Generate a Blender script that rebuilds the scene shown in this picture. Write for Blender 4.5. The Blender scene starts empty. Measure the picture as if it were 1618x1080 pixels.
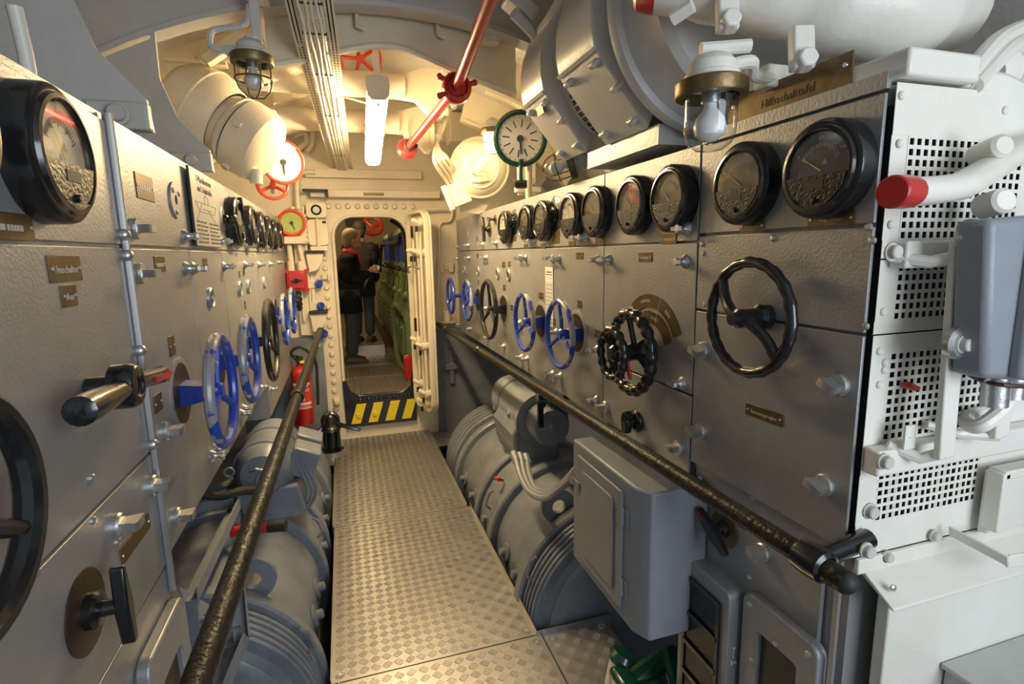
import bpy, bmesh, math, random
from mathutils import Vector, Matrix, Euler
random.seed(7)
S = bpy.context.scene
C = S.collection
PI = math.pi
# ---------------------------------------------------------------- camera (from the photograph's vanishing points)
FPX = 843.0; CAMH = 1.68
def _n(v): return Vector(v).normalized()
_yv = _n((540-809, 404-540, FPX)); _dv = _n((905-809, 5580-540, FPX)); _dv = (_dv-_yv*_dv.dot(_yv)).normalized()
_xv = _dv.cross(_yv).normalized()
if _xv.x < 0: _xv = -_xv
_zv = -_dv
O = Vector((0, 0, CAMH))
right = Vector((_xv.x, _yv.x, _zv.x)); down = Vector((_xv.y, _yv.y, _zv.y)); fwd = Vector((_xv.z, _yv.z, _zv.z))
cam_d = bpy.data.cameras.new('camera'); cam = bpy.data.objects.new('camera', cam_d); C.objects.link(cam)
cam.matrix_world = Matrix((( right.x, -down.x, -fwd.x, O.x), (right.y, -down.y, -fwd.y, O.y), (right.z, -down.z, -fwd.z, O.z), (0, 0, 0, 1)))
cam_d.sensor_width = 36; cam_d.lens = 36*FPX/1618; cam_d.clip_start = .02; cam_d.clip_end = 60
S.camera = cam
# ---------------------------------------------------------------- light
S.view_settings.view_transform = 'Standard'; S.view_settings.look = 'None'; S.view_settings.gamma = 1; S.view_settings.use_curve_mapping = False
S.view_settings.exposure = 0.0
WORLD = 0.4
w = bpy.data.worlds.new('world'); S.world = w; w.use_nodes = True
w.node_tree.nodes['Background'].inputs[0].default_value = (.78, .88, 1.0, 1); w.node_tree.nodes['Background'].inputs[1].default_value = WORLD
def area(name, loc, rot, sx, sy, power, col):
    l = bpy.data.lights.new(name, 'AREA'); l.shape = 'RECTANGLE'; l.size = sx; l.size_y = sy; l.energy = power; l.color = col
    o = bpy.data.objects.new(name, l); C.objects.link(o); o.location = loc; o.rotation_euler = rot; return o
def point(name, loc, power, col, r=.03):
    l = bpy.data.lights.new(name, 'POINT'); l.energy = power; l.color = col; l.shadow_soft_size = r
    o = bpy.data.objects.new(name, l); C.objects.link(o); o.location = loc; return o
WARM = (1, .70, .34)
# unseen area light put in for the cool daylight from behind the photographer
area('daylight_from_open_hatch', (1.25, -1.15, 1.75), (math.radians(88), 0, math.radians(8)), 1.2, 1.3, 38, (.84, .92, 1))
# ---------------------------------------------------------------- pixel -> place helpers (need a plane or a distance)
def ray(x, y):
    c = Vector((x-809, y-540, FPX)); return Vector((c.dot(_xv), c.dot(_yv), c.dot(_zv)))
def aX(x, y, X): r = ray(x, y); return O+r*(X/r.x)
def aY(x, y, Y): r = ray(x, y); return O+r*(Y/r.y)
def aZ(x, y, Z): r = ray(x, y); return O+r*((Z-CAMH)/r.z)
def aD(x, y, d): return O+ray(x, y)*(d/FPX)
# ---------------------------------------------------------------- mesh helpers
def T(x, y=0, z=0): return Matrix.Translation(Vector(x) if hasattr(x, '__len__') else Vector((x, y, z)))
def RX(a): return Matrix.Rotation(a, 4, 'X')
def RY(a): return Matrix.Rotation(a, 4, 'Y')
def RZ(a): return Matrix.Rotation(a, 4, 'Z')
def frame(p, z, up=(0, 0, 1)):
    z = Vector(z).normalized(); u = Vector(up)
    if abs(z.dot(u.normalized())) > .99: u = Vector((0, 1, 0))
    x = u.cross(z).normalized(); y = z.cross(x)
    p = Vector(p)
    return Matrix(((x.x, y.x, z.x, p.x), (x.y, y.y, z.y, p.y), (x.z, y.z, z.z, p.z), (0, 0, 0, 1)))
class MB:
    def __init__(s): s.v = []; s.f = []
    def add(s, vs, fs, M=None):
        b = len(s.v)
        s.v += [tuple(M @ Vector(v)) if M is not None else tuple(v) for v in vs]
        s.f += [tuple(b+i for i in f) for f in fs]; return s
    def box(s, c, d, M=None, taper=1.0):
        x, y, z = c; a, b, h = d[0]/2, d[1]/2, d[2]/2; t = taper
        vs = [(x-a, y-b, z-h), (x+a, y-b, z-h), (x+a, y+b, z-h), (x-a, y+b, z-h), (x-a*t, y-b*t, z+h), (x+a*t, y-b*t, z+h), (x+a*t, y+b*t, z+h), (x-a*t, y+b*t, z+h)]
        return s.add(vs, [(3, 2, 1, 0), (4, 5, 6, 7), (0, 1, 5, 4), (1, 2, 6, 5), (2, 3, 7, 6), (3, 0, 4, 7)], M)
    def lathe(s, prof, n=24, M=None, a0=0, a1=2*PI):
        full = abs(a1-a0-2*PI) < 1e-6; m = n if full else n+1; vs = []; fs = []; rings = []
        for r, h in prof:
            if r < 1e-6: rings.append([len(vs)]); vs.append((0, 0, h)); continue
            rings.append(list(range(len(vs), len(vs)+m)))
            vs += [(r*math.cos(a0+(a1-a0)*i/n), r*math.sin(a0+(a1-a0)*i/n), h) for i in range(m)]
        for A, B in zip(rings, rings[1:]):
            for i in range(n):
                j = (i+1) % m
                if len(A) == 1 and len(B) == 1: continue
                if len(A) == 1: fs.append((A[0], B[j], B[i]))
                elif len(B) == 1: fs.append((A[i], A[j], B[0]))
                else: fs.append((A[i], A[j], B[j], B[i]))
        return s.add(vs, [tuple(reversed(f)) for f in fs] if prof[0][1] > prof[-1][1] and False else fs, M)
    def cyl(s, p0, p1, r0, r1=None, n=14):
        p0, p1 = Vector(p0), Vector(p1); L = (p1-p0).length; r1 = r0 if r1 is None else r1
        return s.lathe([(0, 0), (r0, 0), (r1, L), (0, L)], n, frame(p0, p1-p0))
    def disc(s, r, h0, h1, n=24, M=None, bev=0):
        if bev: return s.lathe([(0, h0), (r, h0), (r, h1-bev), (r-bev, h1), (0, h1)], n, M)
        return s.lathe([(0, h0), (r, h0), (r, h1), (0, h1)], n, M)
    def sph(s, c, r, n=12, m=8, sc=(1, 1, 1), M=None):
        pr = [(r*math.sin(PI*i/m), -r*math.cos(PI*i/m)) for i in range(m+1)]; pr[0] = (0, -r); pr[-1] = (0, r)
        K = T(c) @ Matrix.Diagonal((*sc, 1))
        return s.lathe(pr, n, M @ K if M is not None else K)
    def torus(s, R, r, n=32, m=10, M=None, fn=None):
        vs = []; fs = []
        for i in range(n):
            a = 2*PI*i/n; rr = fn(i) if fn else r
            for j in range(m):
                b = 2*PI*j/m; q = R+rr*math.cos(b); vs.append((q*math.cos(a), q*math.sin(a), rr*math.sin(b)))
        for i in range(n):
            for j in range(m):
                fs.append((i*m+j, ((i+1) % n)*m+j, ((i+1) % n)*m+(j+1) % m, i*m+(j+1) % m))
        return s.add(vs, fs, M)
    def tube(s, pts, r, n=8, M=None, closed=False, caps=True):
        P = [Vector(p) for p in pts]; k = len(P); rr = r if hasattr(r, '__len__') else [r]*k; vs = []; fs = []
        up = None
        for i, p in enumerate(P):
            if closed: t = (P[(i+1) % k]-P[i-1])
            else: t = (P[min(i+1, k-1)]-P[max(i-1, 0)])
            t.normalize()
            if up is None: up = Vector((0, 0, 1)) if abs(t.z) < .9 else Vector((0, 1, 0))
            x = (up-t*up.dot(t)).normalized(); y = t.cross(x); up = x
            for j in range(n):
                a = 2*PI*j/n; vs.append(tuple(p+(x*math.cos(a)+y*math.sin(a))*rr[i]))
        for i in range(k if closed else k-1):
            for j in range(n):
                q = (i+1) % k; fs.append((i*n+j, i*n+(j+1) % n, q*n+(j+1) % n, q*n+j))
        if caps and not closed: fs += [tuple(reversed(range(n))), tuple(range((k-1)*n, k*n))]
        return s.add(vs, fs, M)
    def prism(s, poly, h0, h1, M=None):
        n = len(poly); vs = [(x, y, h0) for x, y in poly]+[(x, y, h1) for x, y in poly]
        fs = [tuple(reversed(range(n))), tuple(range(n, 2*n))]+[(i, (i+1) % n, n+(i+1) % n, n+i) for i in range(n)]
        return s.add(vs, fs, M)
    def ring(s, outer, inner, h0, h1, M=None):          # two outlines with equal point counts
        n = len(outer); vs = [(x, y, h) for h in (h0, h1) for P in (outer, inner) for x, y in P]
        o0, i0, o1, i1 = 0, n, 2*n, 3*n; fs = []
        for i in range(n):
            j = (i+1) % n
            fs += [(o1+i, o1+j, i1+j, i1+i), (o0+j, o0+i, i0+i, i0+j), (o0+i, o0+j, o1+j, o1+i), (i0+j, i0+i, i1+i, i1+j)]
        return s.add(vs, fs, M)
    def mesh(s, name, smooth=35):
        me = bpy.data.meshes.new(name); me.from_pydata(s.v, [], s.f)
        bm = bmesh.new(); bm.from_mesh(me); bmesh.ops.recalc_face_normals(bm, faces=bm.faces); bm.to_mesh(me); bm.free()
        if smooth:
            me.polygons.foreach_set('use_smooth', [True]*len(me.polygons)); me.set_sharp_from_angle(angle=math.radians(smooth))
        return me
def bez(p0, p1, p2, p3, n=10):
    p0, p1, p2, p3 = map(Vector, (p0, p1, p2, p3))
    return [p0*(1-t)**3+p1*3*t*(1-t)**2+p2*3*t*t*(1-t)+p3*t**3 for t in [i/n for i in range(n+1)]]
def smoothpath(pts, k=6):
    P = [Vector(p) for p in pts]; out = []
    for i in range(len(P)-1):
        a = P[max(i-1, 0)]; b = P[i]; c = P[i+1]; d = P[min(i+2, len(P)-1)]
        for q in range(k):
            t = q/k; out.append(.5*((2*b)+(c-a)*t+(2*a-5*b+4*c-d)*t*t+(-a+3*b-3*c+d)*t**3))
    return out+[P[-1]]
def rrect(w, h, r, n=5, cx=0, cy=0):
    out = []
    for sx, sy, a in ((1, 1, 0), (-1, 1, 1), (-1, -1, 2), (1, -1, 3)):
        for i in range(n+1):
            t = (a+i/n)*PI/2; out.append((cx+sx*(w/2-r)+r*math.cos(t), cy+sy*(h/2-r)+r*math.sin(t)))
    return out
def circ(r, n=24, cx=0, cy=0, a0=0): return [(cx+r*math.cos(a0+2*PI*i/n), cy+r*math.sin(a0+2*PI*i/n)) for i in range(n)]
# ---------------------------------------------------------------- scene objects
WM = {}
def _place(o, parent, M):
    M = M if M is not None else Matrix.Identity(4)
    if parent is not None: o.parent = parent; o.matrix_basis = WM[parent.name].inverted() @ M
    else: o.matrix_basis = M
    WM[o.name] = M
def inst(name, me, mat, parent=None, M=None, bevel=0, label=None):
    o = bpy.data.objects.new(name, me); C.objects.link(o)
    if mat is not None and len(me.materials) == 0: me.materials.append(mat)
    _place(o, parent, M)
    if bevel:
        b = o.modifiers.new('bevel', 'BEVEL'); b.width = bevel; b.segments = 2; b.limit_method = 'ANGLE'; b.angle_limit = math.radians(40); b.harden_normals = False
    if label: o['label'] = label
    return o
def obj(name, mb, mat, parent=None, M=None, bevel=0, smooth=35, label=None):
    return inst(name, mb.mesh(name, smooth), mat, parent, M, bevel, label)
def tag(o, label, cat, group=None):
    o['label'] = label; o['category'] = cat
    if group: o['group'] = group
    return o
def struct(o): o['kind'] = 'structure'; return o
def thing(name, loc, label, cat, group=None):
    o = bpy.data.objects.new(name, None); C.objects.link(o); o.empty_display_size = .05
    _place(o, None, T(loc)); return tag(o, label, cat, group)
CACHE = {}
def cached(key, fn):
    if key not in CACHE: CACHE[key] = fn().mesh(key if isinstance(key, str) else str(key[0]))
    return CACHE[key]
def text_mesh(txt, size, depth=.0006, align='CENTER'):
    key = ('txt', txt, round(size, 4), align)
    if key in CACHE: return CACHE[key]
    cu = bpy.data.curves.new('lettering', 'FONT'); cu.body = txt; cu.size = size; cu.extrude = depth; cu.resolution_u = 1
    cu.align_x = align; cu.align_y = 'CENTER'
    o = bpy.data.objects.new('lettering', cu); C.objects.link(o)
    me = bpy.data.meshes.new_from_object(o.evaluated_get(bpy.context.evaluated_depsgraph_get())); me.name = 'lettering'
    bpy.data.objects.remove(o); CACHE[key] = me; return me
# ---------------------------------------------------------------- materials
def mat(name, col, rough=.4, metal=0., bump=None, var=None, coat=0., spec=.5, emit=None):
    m = bpy.data.materials.new(name); m.use_nodes = True; nt = m.node_tree; b = nt.nodes['Principled BSDF']
    b.inputs['Base Color'].default_value = (*col, 1); b.inputs['Roughness'].default_value = rough; b.inputs['Metallic'].default_value = metal
    b.inputs['Coat Weight'].default_value = coat; b.inputs['Coat Roughness'].default_value = .12; b.inputs['Specular IOR Level'].default_value = spec
    tc = nt.nodes.new('ShaderNodeTexCoord')
    if var:
        n = nt.nodes.new('ShaderNodeTexNoise'); n.inputs['Scale'].default_value = var[0]; n.inputs['Detail'].default_value = 5; n.inputs['Roughness'].default_value = .65
        r = nt.nodes.new('ShaderNodeValToRGB'); r.color_ramp.elements[0].position = var[2] if len(var) > 2 else .35; r.color_ramp.elements[1].position = var[3] if len(var) > 3 else .7
        r.color_ramp.elements[0].color = (*var[1], 1); r.color_ramp.elements[1].color = (*col, 1)
        nt.links.new(tc.outputs['Object'], n.inputs['Vector']); nt.links.new(n.outputs['Fac'], r.inputs['Fac']); nt.links.new(r.outputs['Color'], b.inputs['Base Color'])
    if bump:
        n = nt.nodes.new('ShaderNodeTexNoise'); n.inputs['Scale'].default_value = bump[0]; n.inputs['Detail'].default_value = 3
        k = nt.nodes.new('ShaderNodeBump'); k.inputs['Strength'].default_value = bump[1]; k.inputs['Distance'].default_value = .004
        nt.links.new(tc.outputs['Object'], n.inputs['Vector']); nt.links.new(n.outputs['Fac'], k.inputs['Height']); nt.links.new(k.outputs['Normal'], b.inputs['Normal'])
    if emit: b.inputs['Emission Color'].default_value = (*emit[0], 1); b.inputs['Emission Strength'].default_value = emit[1]
    return m
CREAM = mat('cream_paint', (.82, .75, .59), .34, bump=(45, .35), var=(6, (.75, .66, .49)))
WHITE = mat('white_paint', (.80, .79, .74), .33, bump=(60, .25), var=(5, (.74, .71, .62)))
DUCT = mat('pale_grey_paint', (.66, .66, .65), .34, bump=(50, .3), var=(5, (.59, .59, .57)))
HULL = mat('hull_paint', (.60, .58, .54), .5, bump=(40, .4), var=(4, (.52, .50, .46)))
PANEL = mat('aluminium_bronze_paint', (.40, .402, .405), .42, .5, bump=(130, .25), var=(9, (.35, .352, .355)))
STRIP = mat('bright_seam', (.62, .62, .62), .3, .8)
SEAM = mat('dark_seam', (.01, .01, .01), .8)
ALU = mat('cast_aluminium', (.62, .62, .61), .32, .85, bump=(90, .2))
BLUEGREY = mat('blue_grey_paint', (.235, .27, .315), .33, bump=(35, .35), var=(7, (.17, .185, .21)))
BOXGREY = mat('grey_box_paint', (.26, .28, .31), .42, bump=(70, .2), var=(8, (.23, .25, .28)))
BLACK = mat('black_gloss', (.012, .012, .013), .22, coat=.4, bump=(60, .15))
CRINKLE = mat('black_crinkle', (.011, .010, .009), .38, bump=(160, .5), spec=.25)
RUBBER = mat('black_rubber', (.02, .02, .02), .6)
def worn(name, sgn):
    m = mat(name, (.015, .06, .42), .3, coat=.3); nt = m.node_tree; b = nt.nodes['Principled BSDF']
    tc = nt.nodes.new('ShaderNodeTexCoord'); sp = nt.nodes.new('ShaderNodeSeparateXYZ'); n = nt.nodes.new('ShaderNodeTexNoise'); n.inputs['Scale'].default_value = 22; n.inputs['Detail'].default_value = 6
    a = nt.nodes.new('ShaderNodeMath'); a.operation = 'MULTIPLY_ADD'; a.inputs[1].default_value = 1.0*sgn; a.inputs[2].default_value = -.03
    a2 = nt.nodes.new('ShaderNodeMath'); a2.operation = 'MULTIPLY_ADD'; a2.inputs[1].default_value = .7
    s1 = nt.nodes.new('ShaderNodeMath'); s1.operation = 'ADD'
    r = nt.nodes.new('ShaderNodeValToRGB'); r.color_ramp.elements[0].position = .60; r.color_ramp.elements[1].position = .615
    r.color_ramp.elements[0].color = (.015, .06, .42, 1); r.color_ramp.elements[1].color = (.30, .30, .31, 1)
    L = nt.links.new
    L(tc.outputs['Object'], sp.inputs[0]); L(tc.outputs['Object'], n.inputs['Vector']); L(sp.outputs['X'], a.inputs[0]); L(sp.outputs['Y'], a2.inputs[0]); L(a.outputs[0], a2.inputs[2])
    L(a2.outputs[0], s1.inputs[0]); L(n.outputs['Fac'], s1.inputs[1]); L(s1.outputs[0], r.inputs['Fac']); L(r.outputs['Color'], b.inputs['Base Color'])
    return m
BLUE_R = worn('worn_blue_paint', 1); BLUE_L = worn('worn_blue_paint_mirrored', -1)
BLUE = mat('blue_paint', (.015, .05, .38), .33, coat=.3)
WORNBLACK = mat('worn_black_paint', (.012, .012, .013), .32, var=(26, (.22, .22, .22), .34, .36))
RED = mat('red_paint', (.50, .025, .018), .3, coat=.3, bump=(60, .2))
ORANGE = mat('orange_red_paint', (.72, .07, .03), .35)
BRASS = mat('old_brass', (.26, .18, .075), .38, .75, bump=(80, .2), var=(20, (.15, .10, .04)))
PLATE = mat('brown_brass_plate', (.20, .135, .06), .4, .6, var=(30, (.13, .085, .035)))
BRONZE = mat('olive_bronze', (.20, .165, .07), .42, .7, bump=(70, .3))
DISC = mat('bronze_disc', (.085, .065, .04), .4, .7, bump=(220, .4))
CHEQ = mat('chequer_plate', (.50, .50, .50), .34, .8, bump=(60, .12), var=(4, (.44, .43, .42)))
INK = mat('dark_ink', (.03, .03, .03), .6)
PALEINK = mat('pale_engraving', (.55, .52, .45), .5)
BOARD = mat('silvery_board', (.52, .51, .47), .4, .2)
PAPER = mat('paper', (.78, .77, .72), .6)
DARK = mat('dark_void', (.008, .008, .009), .9)
BILGE = mat('bilge_grey', (.05, .052, .056), .7, bump=(20, .4))
YELLOW = mat('yellow_paint', (.88, .70, .03), .45)
GREEN = mat('dark_green_paint', (.004, .055, .032), .25, coat=.4)
ENGINE = mat('engine_green', (.20, .29, .15), .42, bump=(40, .3), var=(8, (.13, .19, .10)))
DIAL = mat('dark_dial', (.035, .033, .030), .35)
DIALCREAM = mat('cream_dial', (.62, .58, .48), .5)
DIALGREEN = mat('green_dial', (.42, .50, .13), .5)
DIALWHITE = mat('white_dial', (.8, .79, .74), .5)
def glassy(name, refl=.06, tint=(1, 1, 1), ior=1.5):
    m = bpy.data.materials.new(name); m.use_nodes = True; nt = m.node_tree; nt.nodes.remove(nt.nodes['Principled BSDF'])
    t = nt.nodes.new('ShaderNodeBsdfTransparent'); t.inputs[0].default_value = (*tint, 1); g = nt.nodes.new('ShaderNodeBsdfGlossy'); g.inputs['Roughness'].default_value = .03
    f = nt.nodes.new('ShaderNodeLayerWeight'); f.inputs[0].default_value = .5; pw = nt.nodes.new('ShaderNodeMath'); pw.operation = 'POWER'; pw.inputs[1].default_value = 4.5 if ior > 1.3 else 3.0
    a = nt.nodes.new('ShaderNodeMath'); a.operation = 'MULTIPLY_ADD'; a.inputs[1].default_value =   .75 if ior > 1.3 else .9; a.inputs[2].default_value = refl+.02; mx = nt.nodes.new('ShaderNodeMixShader')
    L = nt.links.new; L(f.outputs['Facing'], pw.inputs[0]); L(pw.outputs[0], a.inputs[0]); L(a.outputs[0], mx.inputs[0]); L(t.outputs[0], mx.inputs[1]); L(g.outputs[0], mx.inputs[2]); L(mx.outputs[0], nt.nodes['Material Output'].inputs[0])
    return m
GLASS = glassy('gauge_glass', .05); DIALGLASS = glassy('dial_glass', .0); LAMPGLASS = glassy('lamp_glass', .03, (.95, .96, .96), 1.22); WINDOW = glassy('dusty_window', .05, (.55, .55, .53))
BULB = mat('opal_bulb', (.75, .75, .74), .3)
TUBE = mat('lit_diffuser', (.9, .9, .9), .4, emit=((1, .74, .39), 125))
LITGLASS = mat('lit_lamp_glass', (.9, .9, .9), .4, emit=((1, .74, .38), 42))
# ================================================================ the setting
AX, AZ, HR = .265, .48, 2.45
def hull_arc(r, a0, a1, n, y0, y1, th=.03):
    m = MB(); k = []
    for i in range(n+1):
        a = math.radians(a0+(a1-a0)*i/n); k.append((math.cos(a), math.sin(a)))
    vs = []; fs = []
    for c, s in k: vs += [(AX+r*c, y0, AZ+r*s), (AX+r*c, y1, AZ+r*s), (AX+(r+th)*c, y0, AZ+(r+th)*s), (AX+(r+th)*c, y1, AZ+(r+th)*s)]
    for i in range(n):
        a, b = i*4, i*4+4
        fs += [(a, a+1, b+1, b), (a+2, b+2, b+3, a+3), (a, b, b+2, a+2), (a+1, a+3, b+3, b+1)]
    fs += [(0, 2, 3, 1), (n*4, n*4+1, n*4+3, n*4+2)]
    return m.add(vs, fs)
Y0 = -1.6; YB = 5.0
struct(obj('ceiling', hull_arc(HR, 20, 160, 40, Y0, YB+.02), HULL))
struct(obj('wall_left', hull_arc(HR, 160, 222, 16, Y0, YB+.02), BILGE))
struct(obj('wall_right', hull_arc(HR, -42, 20, 16, Y0, YB+.02), BILGE))
MV = Matrix(((1, 0, 0, 0), (0, 0, -1, 0), (0, 1, 0, 0), (0, 0, 0, 1)))      # local x,y -> world X,Z ; local z -> -Y
def MVat(Y): return T(0, Y, 0) @ MV
# ---- far bulkhead with the rounded hatch opening
HX, HZ, HW, HH = .262, 1.20, .62, 1.62
def dense(P, step=.03):
    out = []
    for a, b in zip(P, P[1:]+P[:1]):
        k = max(1, int(math.hypot(b[0]-a[0], b[1]-a[1])/step)); out += [(a[0]+(b[0]-a[0])*i/k, a[1]+(b[1]-a[1])*i/k) for i in range(k)]
    return out
hole = dense(rrect(HW, HH, .17, 8, HX, HZ))
def outward(p):
    dx, dz = p[0]-HX, p[1]-HZ; L = math.hypot(dx, dz); dx /= L; dz /= L; ox, oz = HX-AX, HZ-AZ; b = ox*dx+oz*dz
    t = -b+math.sqrt(b*b-(ox*ox+oz*oz-(HR-.005)**2)); return (HX+dx*t, HZ+dz*t)
bulk = struct(obj('wall_far', MB().ring([outward(p) for p in hole], hole, -.03, 0, MVat(YB)), CREAM))
obj('hatch_coaming', MB().ring(rrect(HW+.05, HH+.05, .19, 8, HX, HZ), rrect(HW+.004, HH+.004, .17, 8, HX, HZ), .001, .03, MVat(YB)), CREAM, bulk, bevel=.006)
# black sill plate and warning stripes
sill = [(-.06, .12), (.58, .12), (.60, .62), (.556, .62), (.535, .47), (.46, .405), (.07, .405), (-.01, .47), (-.035, .56), (-.07, .56)]
obj('sill_plate', MB().prism(sill, .032, .044, MVat(YB)), BLACK, bulk)
for i in range(4):
    x0 = .0+i*.153; obj('warning_stripe', MB().prism([(x0-.02, .15), (x0+.065, .15), (x0+.125, .335), (x0+.04, .335)], .0445, .047, MVat(YB)), YELLOW, bulk)
for dx in (.045, .195): obj('sill_lug', MB().box((dx, .23, .055), (.03, .04, .02), MVat(YB)), YELLOW, bulk, bevel=.004)
riv = MB().lathe([(.026, 0), (.025, .006), (.017, .017), (0, .021)], 10).mesh('rivet')
for i in range(17): inst('rivet', riv, CREAM, bulk, MVat(YB) @ T(-.145, .30+i*.085, .005))
for i in range(10): inst('rivet', riv, CREAM, bulk, MVat(YB) @ T(-.08+i*.08, 2.105, 0))
for i in range(8): inst('sill_rivet', CACHE.setdefault('sr', riv.copy()) if False else cached('sill_rivet', lambda: MB().lathe([(.02, 0), (.018, .006), (.01, .013), (0, .015)], 10)), BLACK, bulk, MVat(YB) @ T(.0+i*.075, .37, .044))
obj('riveted_doubler', MB().box((-.145, 1.0, .003), (.11, 1.55, .006), MVat(YB)), CREAM, bulk)
obj('ledge_beam', MB().box((.33, 2.205, .05), (1.1, .065, .10), MVat(YB)), CREAM, bulk, bevel=.006)
obj('ledge_tag', MB().box((.30, 2.20, .1015), (.17, .024, .003), MVat(YB)), PLATE, bulk)
obj('cable_trunking', MB().box((.24, 2.375, .03), (.98, .075, .06), MVat(YB)), CREAM, bulk, bevel=.005)
obj('lower_grey_plate', MB().prism([(.79, -.3), (1.75, -.3), (1.75, .98), (.79, .98)], .005, .03, MVat(YB)), BLUEGREY, bulk)
obj('lower_grey_plate', MB().prism([(-.9, -.3), (-.21, -.3), (-.21, .98), (-.9, .98)], .005, .03, MVat(YB)), BLUEGREY, bulk)
obj('plate_clamp', MB().box((.93, .62, .05), (.05, .34, .04), MVat(YB)).box((.93, .62, .06), (.13, .06, .05), MVat(YB)), BLUEGREY, bulk, bevel=.006)
obj('bulkhead_stiffener', MB().box((-.335, 1.55, .03), (.10, 1.1, .06), MVat(YB)).box((-.285, 1.55, .062), (.02, 1.1, .03), MVat(YB)), CREAM, bulk, bevel=.005)
# ---- ring frames
def ring_frame(Y, a0, a1, r0, depth=.10):
    m = MB(); n = 36; vs = []; fs = []
    for i in range(n+1):
        a = math.radians(a0+(a1-a0)*i/n); c, s = math.cos(a), math.sin(a)
        for r, y in ((HR, Y-.012), (r0+.02, Y-.012), (r0+.02, Y-depth/2), (r0, Y-depth/2), (r0, Y+depth/2), (r0+.02, Y+depth/2), (r0+.02, Y+.012), (HR, Y+.012)): vs.append((AX+r*c, y, AZ+r*s))
    for i in range(n):
        for j in range(8): fs.append((i*8+j, i*8+(j+1) % 8, i*8+8+(j+1) % 8, i*8+8+j))
    fs += [tuple(range(8)), tuple(reversed(range(n*8, n*8+8)))]
    return m.add(vs, fs)
YR = [1.06, 1.787, 2.517, 3.25, 3.98, 4.71]
def gusset(Y):
    def arc(a): return (AX+2.21*math.cos(math.radians(a)), AZ+2.21*math.sin(math.radians(a)))
    P = [(-.616, 2.55), (-.618, 2.36), (-.573, 2.221), (-.473, 2.104), (-.465, 2.02), (-1.10, 2.02)]+[arc(a) for a in range(134, 113, -4)]
    return MB().prism(P, -.008, .008, MVat(Y))
hexnut = MB().lathe([(0, 0), (.028, 0), (.028, .006), (.021, .006), (.021, .022), (.018, .026), (0, .026)], 12).mesh('bolt')
for i, Y in enumerate(YR):
    f = obj('trim_%d' % (i+1), ring_frame(Y, 104 if i in (3, 4) else 62 if i < 2 else 50, 138, 2.225, .09 if i == 2 else .06), HULL if i < 3 else CREAM); struct(f)
    if i in (3, 4): obj('frame_arc', ring_frame(Y, 50, 74, 2.225, .06), CREAM, f)
    if i in (1, 2):
        g = obj('gusset_plate', gusset(Y-.035), HULL, f)
        obj('gusset_foot', MB().box((-.535, 2.055, .02), (.14, .07, .04), MVat(Y-.035)), HULL, f, bevel=.006)
        inst('bolt', hexnut, HULL, f, MVat(Y-.08) @ T(-.53, 2.055, 0))
# deep web frame with a curved lower edge just beyond the third ring
low = [aY(x, y, 2.62) for x, y in [(424, 103), (470, 96), (520, 84), (560, 76), (590, 71.5), (620, 72.5), (645, 79), (680, 95), (715, 111), (745, 123), (775, 134), (815, 150)]]
lowp = [(p.x, p.z) for p in low]
top = [(AX+(HR-.004)*math.cos(math.radians(a)), AZ+(HR-.004)*math.sin(math.radians(a))) for a in range(76, 104, 4)]
dw = struct(obj('trim_7', MB().prism(lowp+[(lowp[-1][0], 2.83)]+top[0:]+[(lowp[0][0], 2.86)], -.008, .008, MVat(2.62)), CREAM))
obj('lower_flange', MB().tube([(x, 2.62, z) for x, z in lowp], .017, 8), CREAM, dw)
for x, y in ((563, 26), (690, 40)): p = aY(x, y, 2.60); obj('web_hook', MB().tube([p, p+Vector((0, -.02, 0)), p+Vector((.0, -.03, -.05)), p+Vector((.03, -.03, -.06))], .009, 6), CREAM, dw)
# cross beams of the hatch trunk
for k, (Y, z0, z1, x0, x1) in enumerate(((3.25, 2.545, 2.685, -.36, .56), (3.98, 2.51, 2.66, -.36, .60))):
    b = struct(obj('trim_%d' % (8+k), MB().tube([(x0, Y, (z0+z1)/2), (x1-.16, Y, (z0+z1)/2)], (z1-z0)/2, 12).prism([(x1-.17, z0+.005), (x1-.10, z0-.0), (x1+.02, z0-.12), (x1+.05, z0-.12), (x1+.05, z1+.03), (x1-.06, z1+.03), (x1-.17, z1-.01)], -.03, .03, MVat(Y)), CREAM))
    obj('end_plate', MB().box((x1+.06, (z0+z1)/2-.02, 0), (.03, .30, .20), MVat(Y)), CREAM, b, bevel=.004)
    for dz in (.06, -.10): inst('bolt', hexnut, CREAM, b, MVat(Y-.1) @ T(x1+.10, (z0+z1)/2+dz, -.02))
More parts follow.
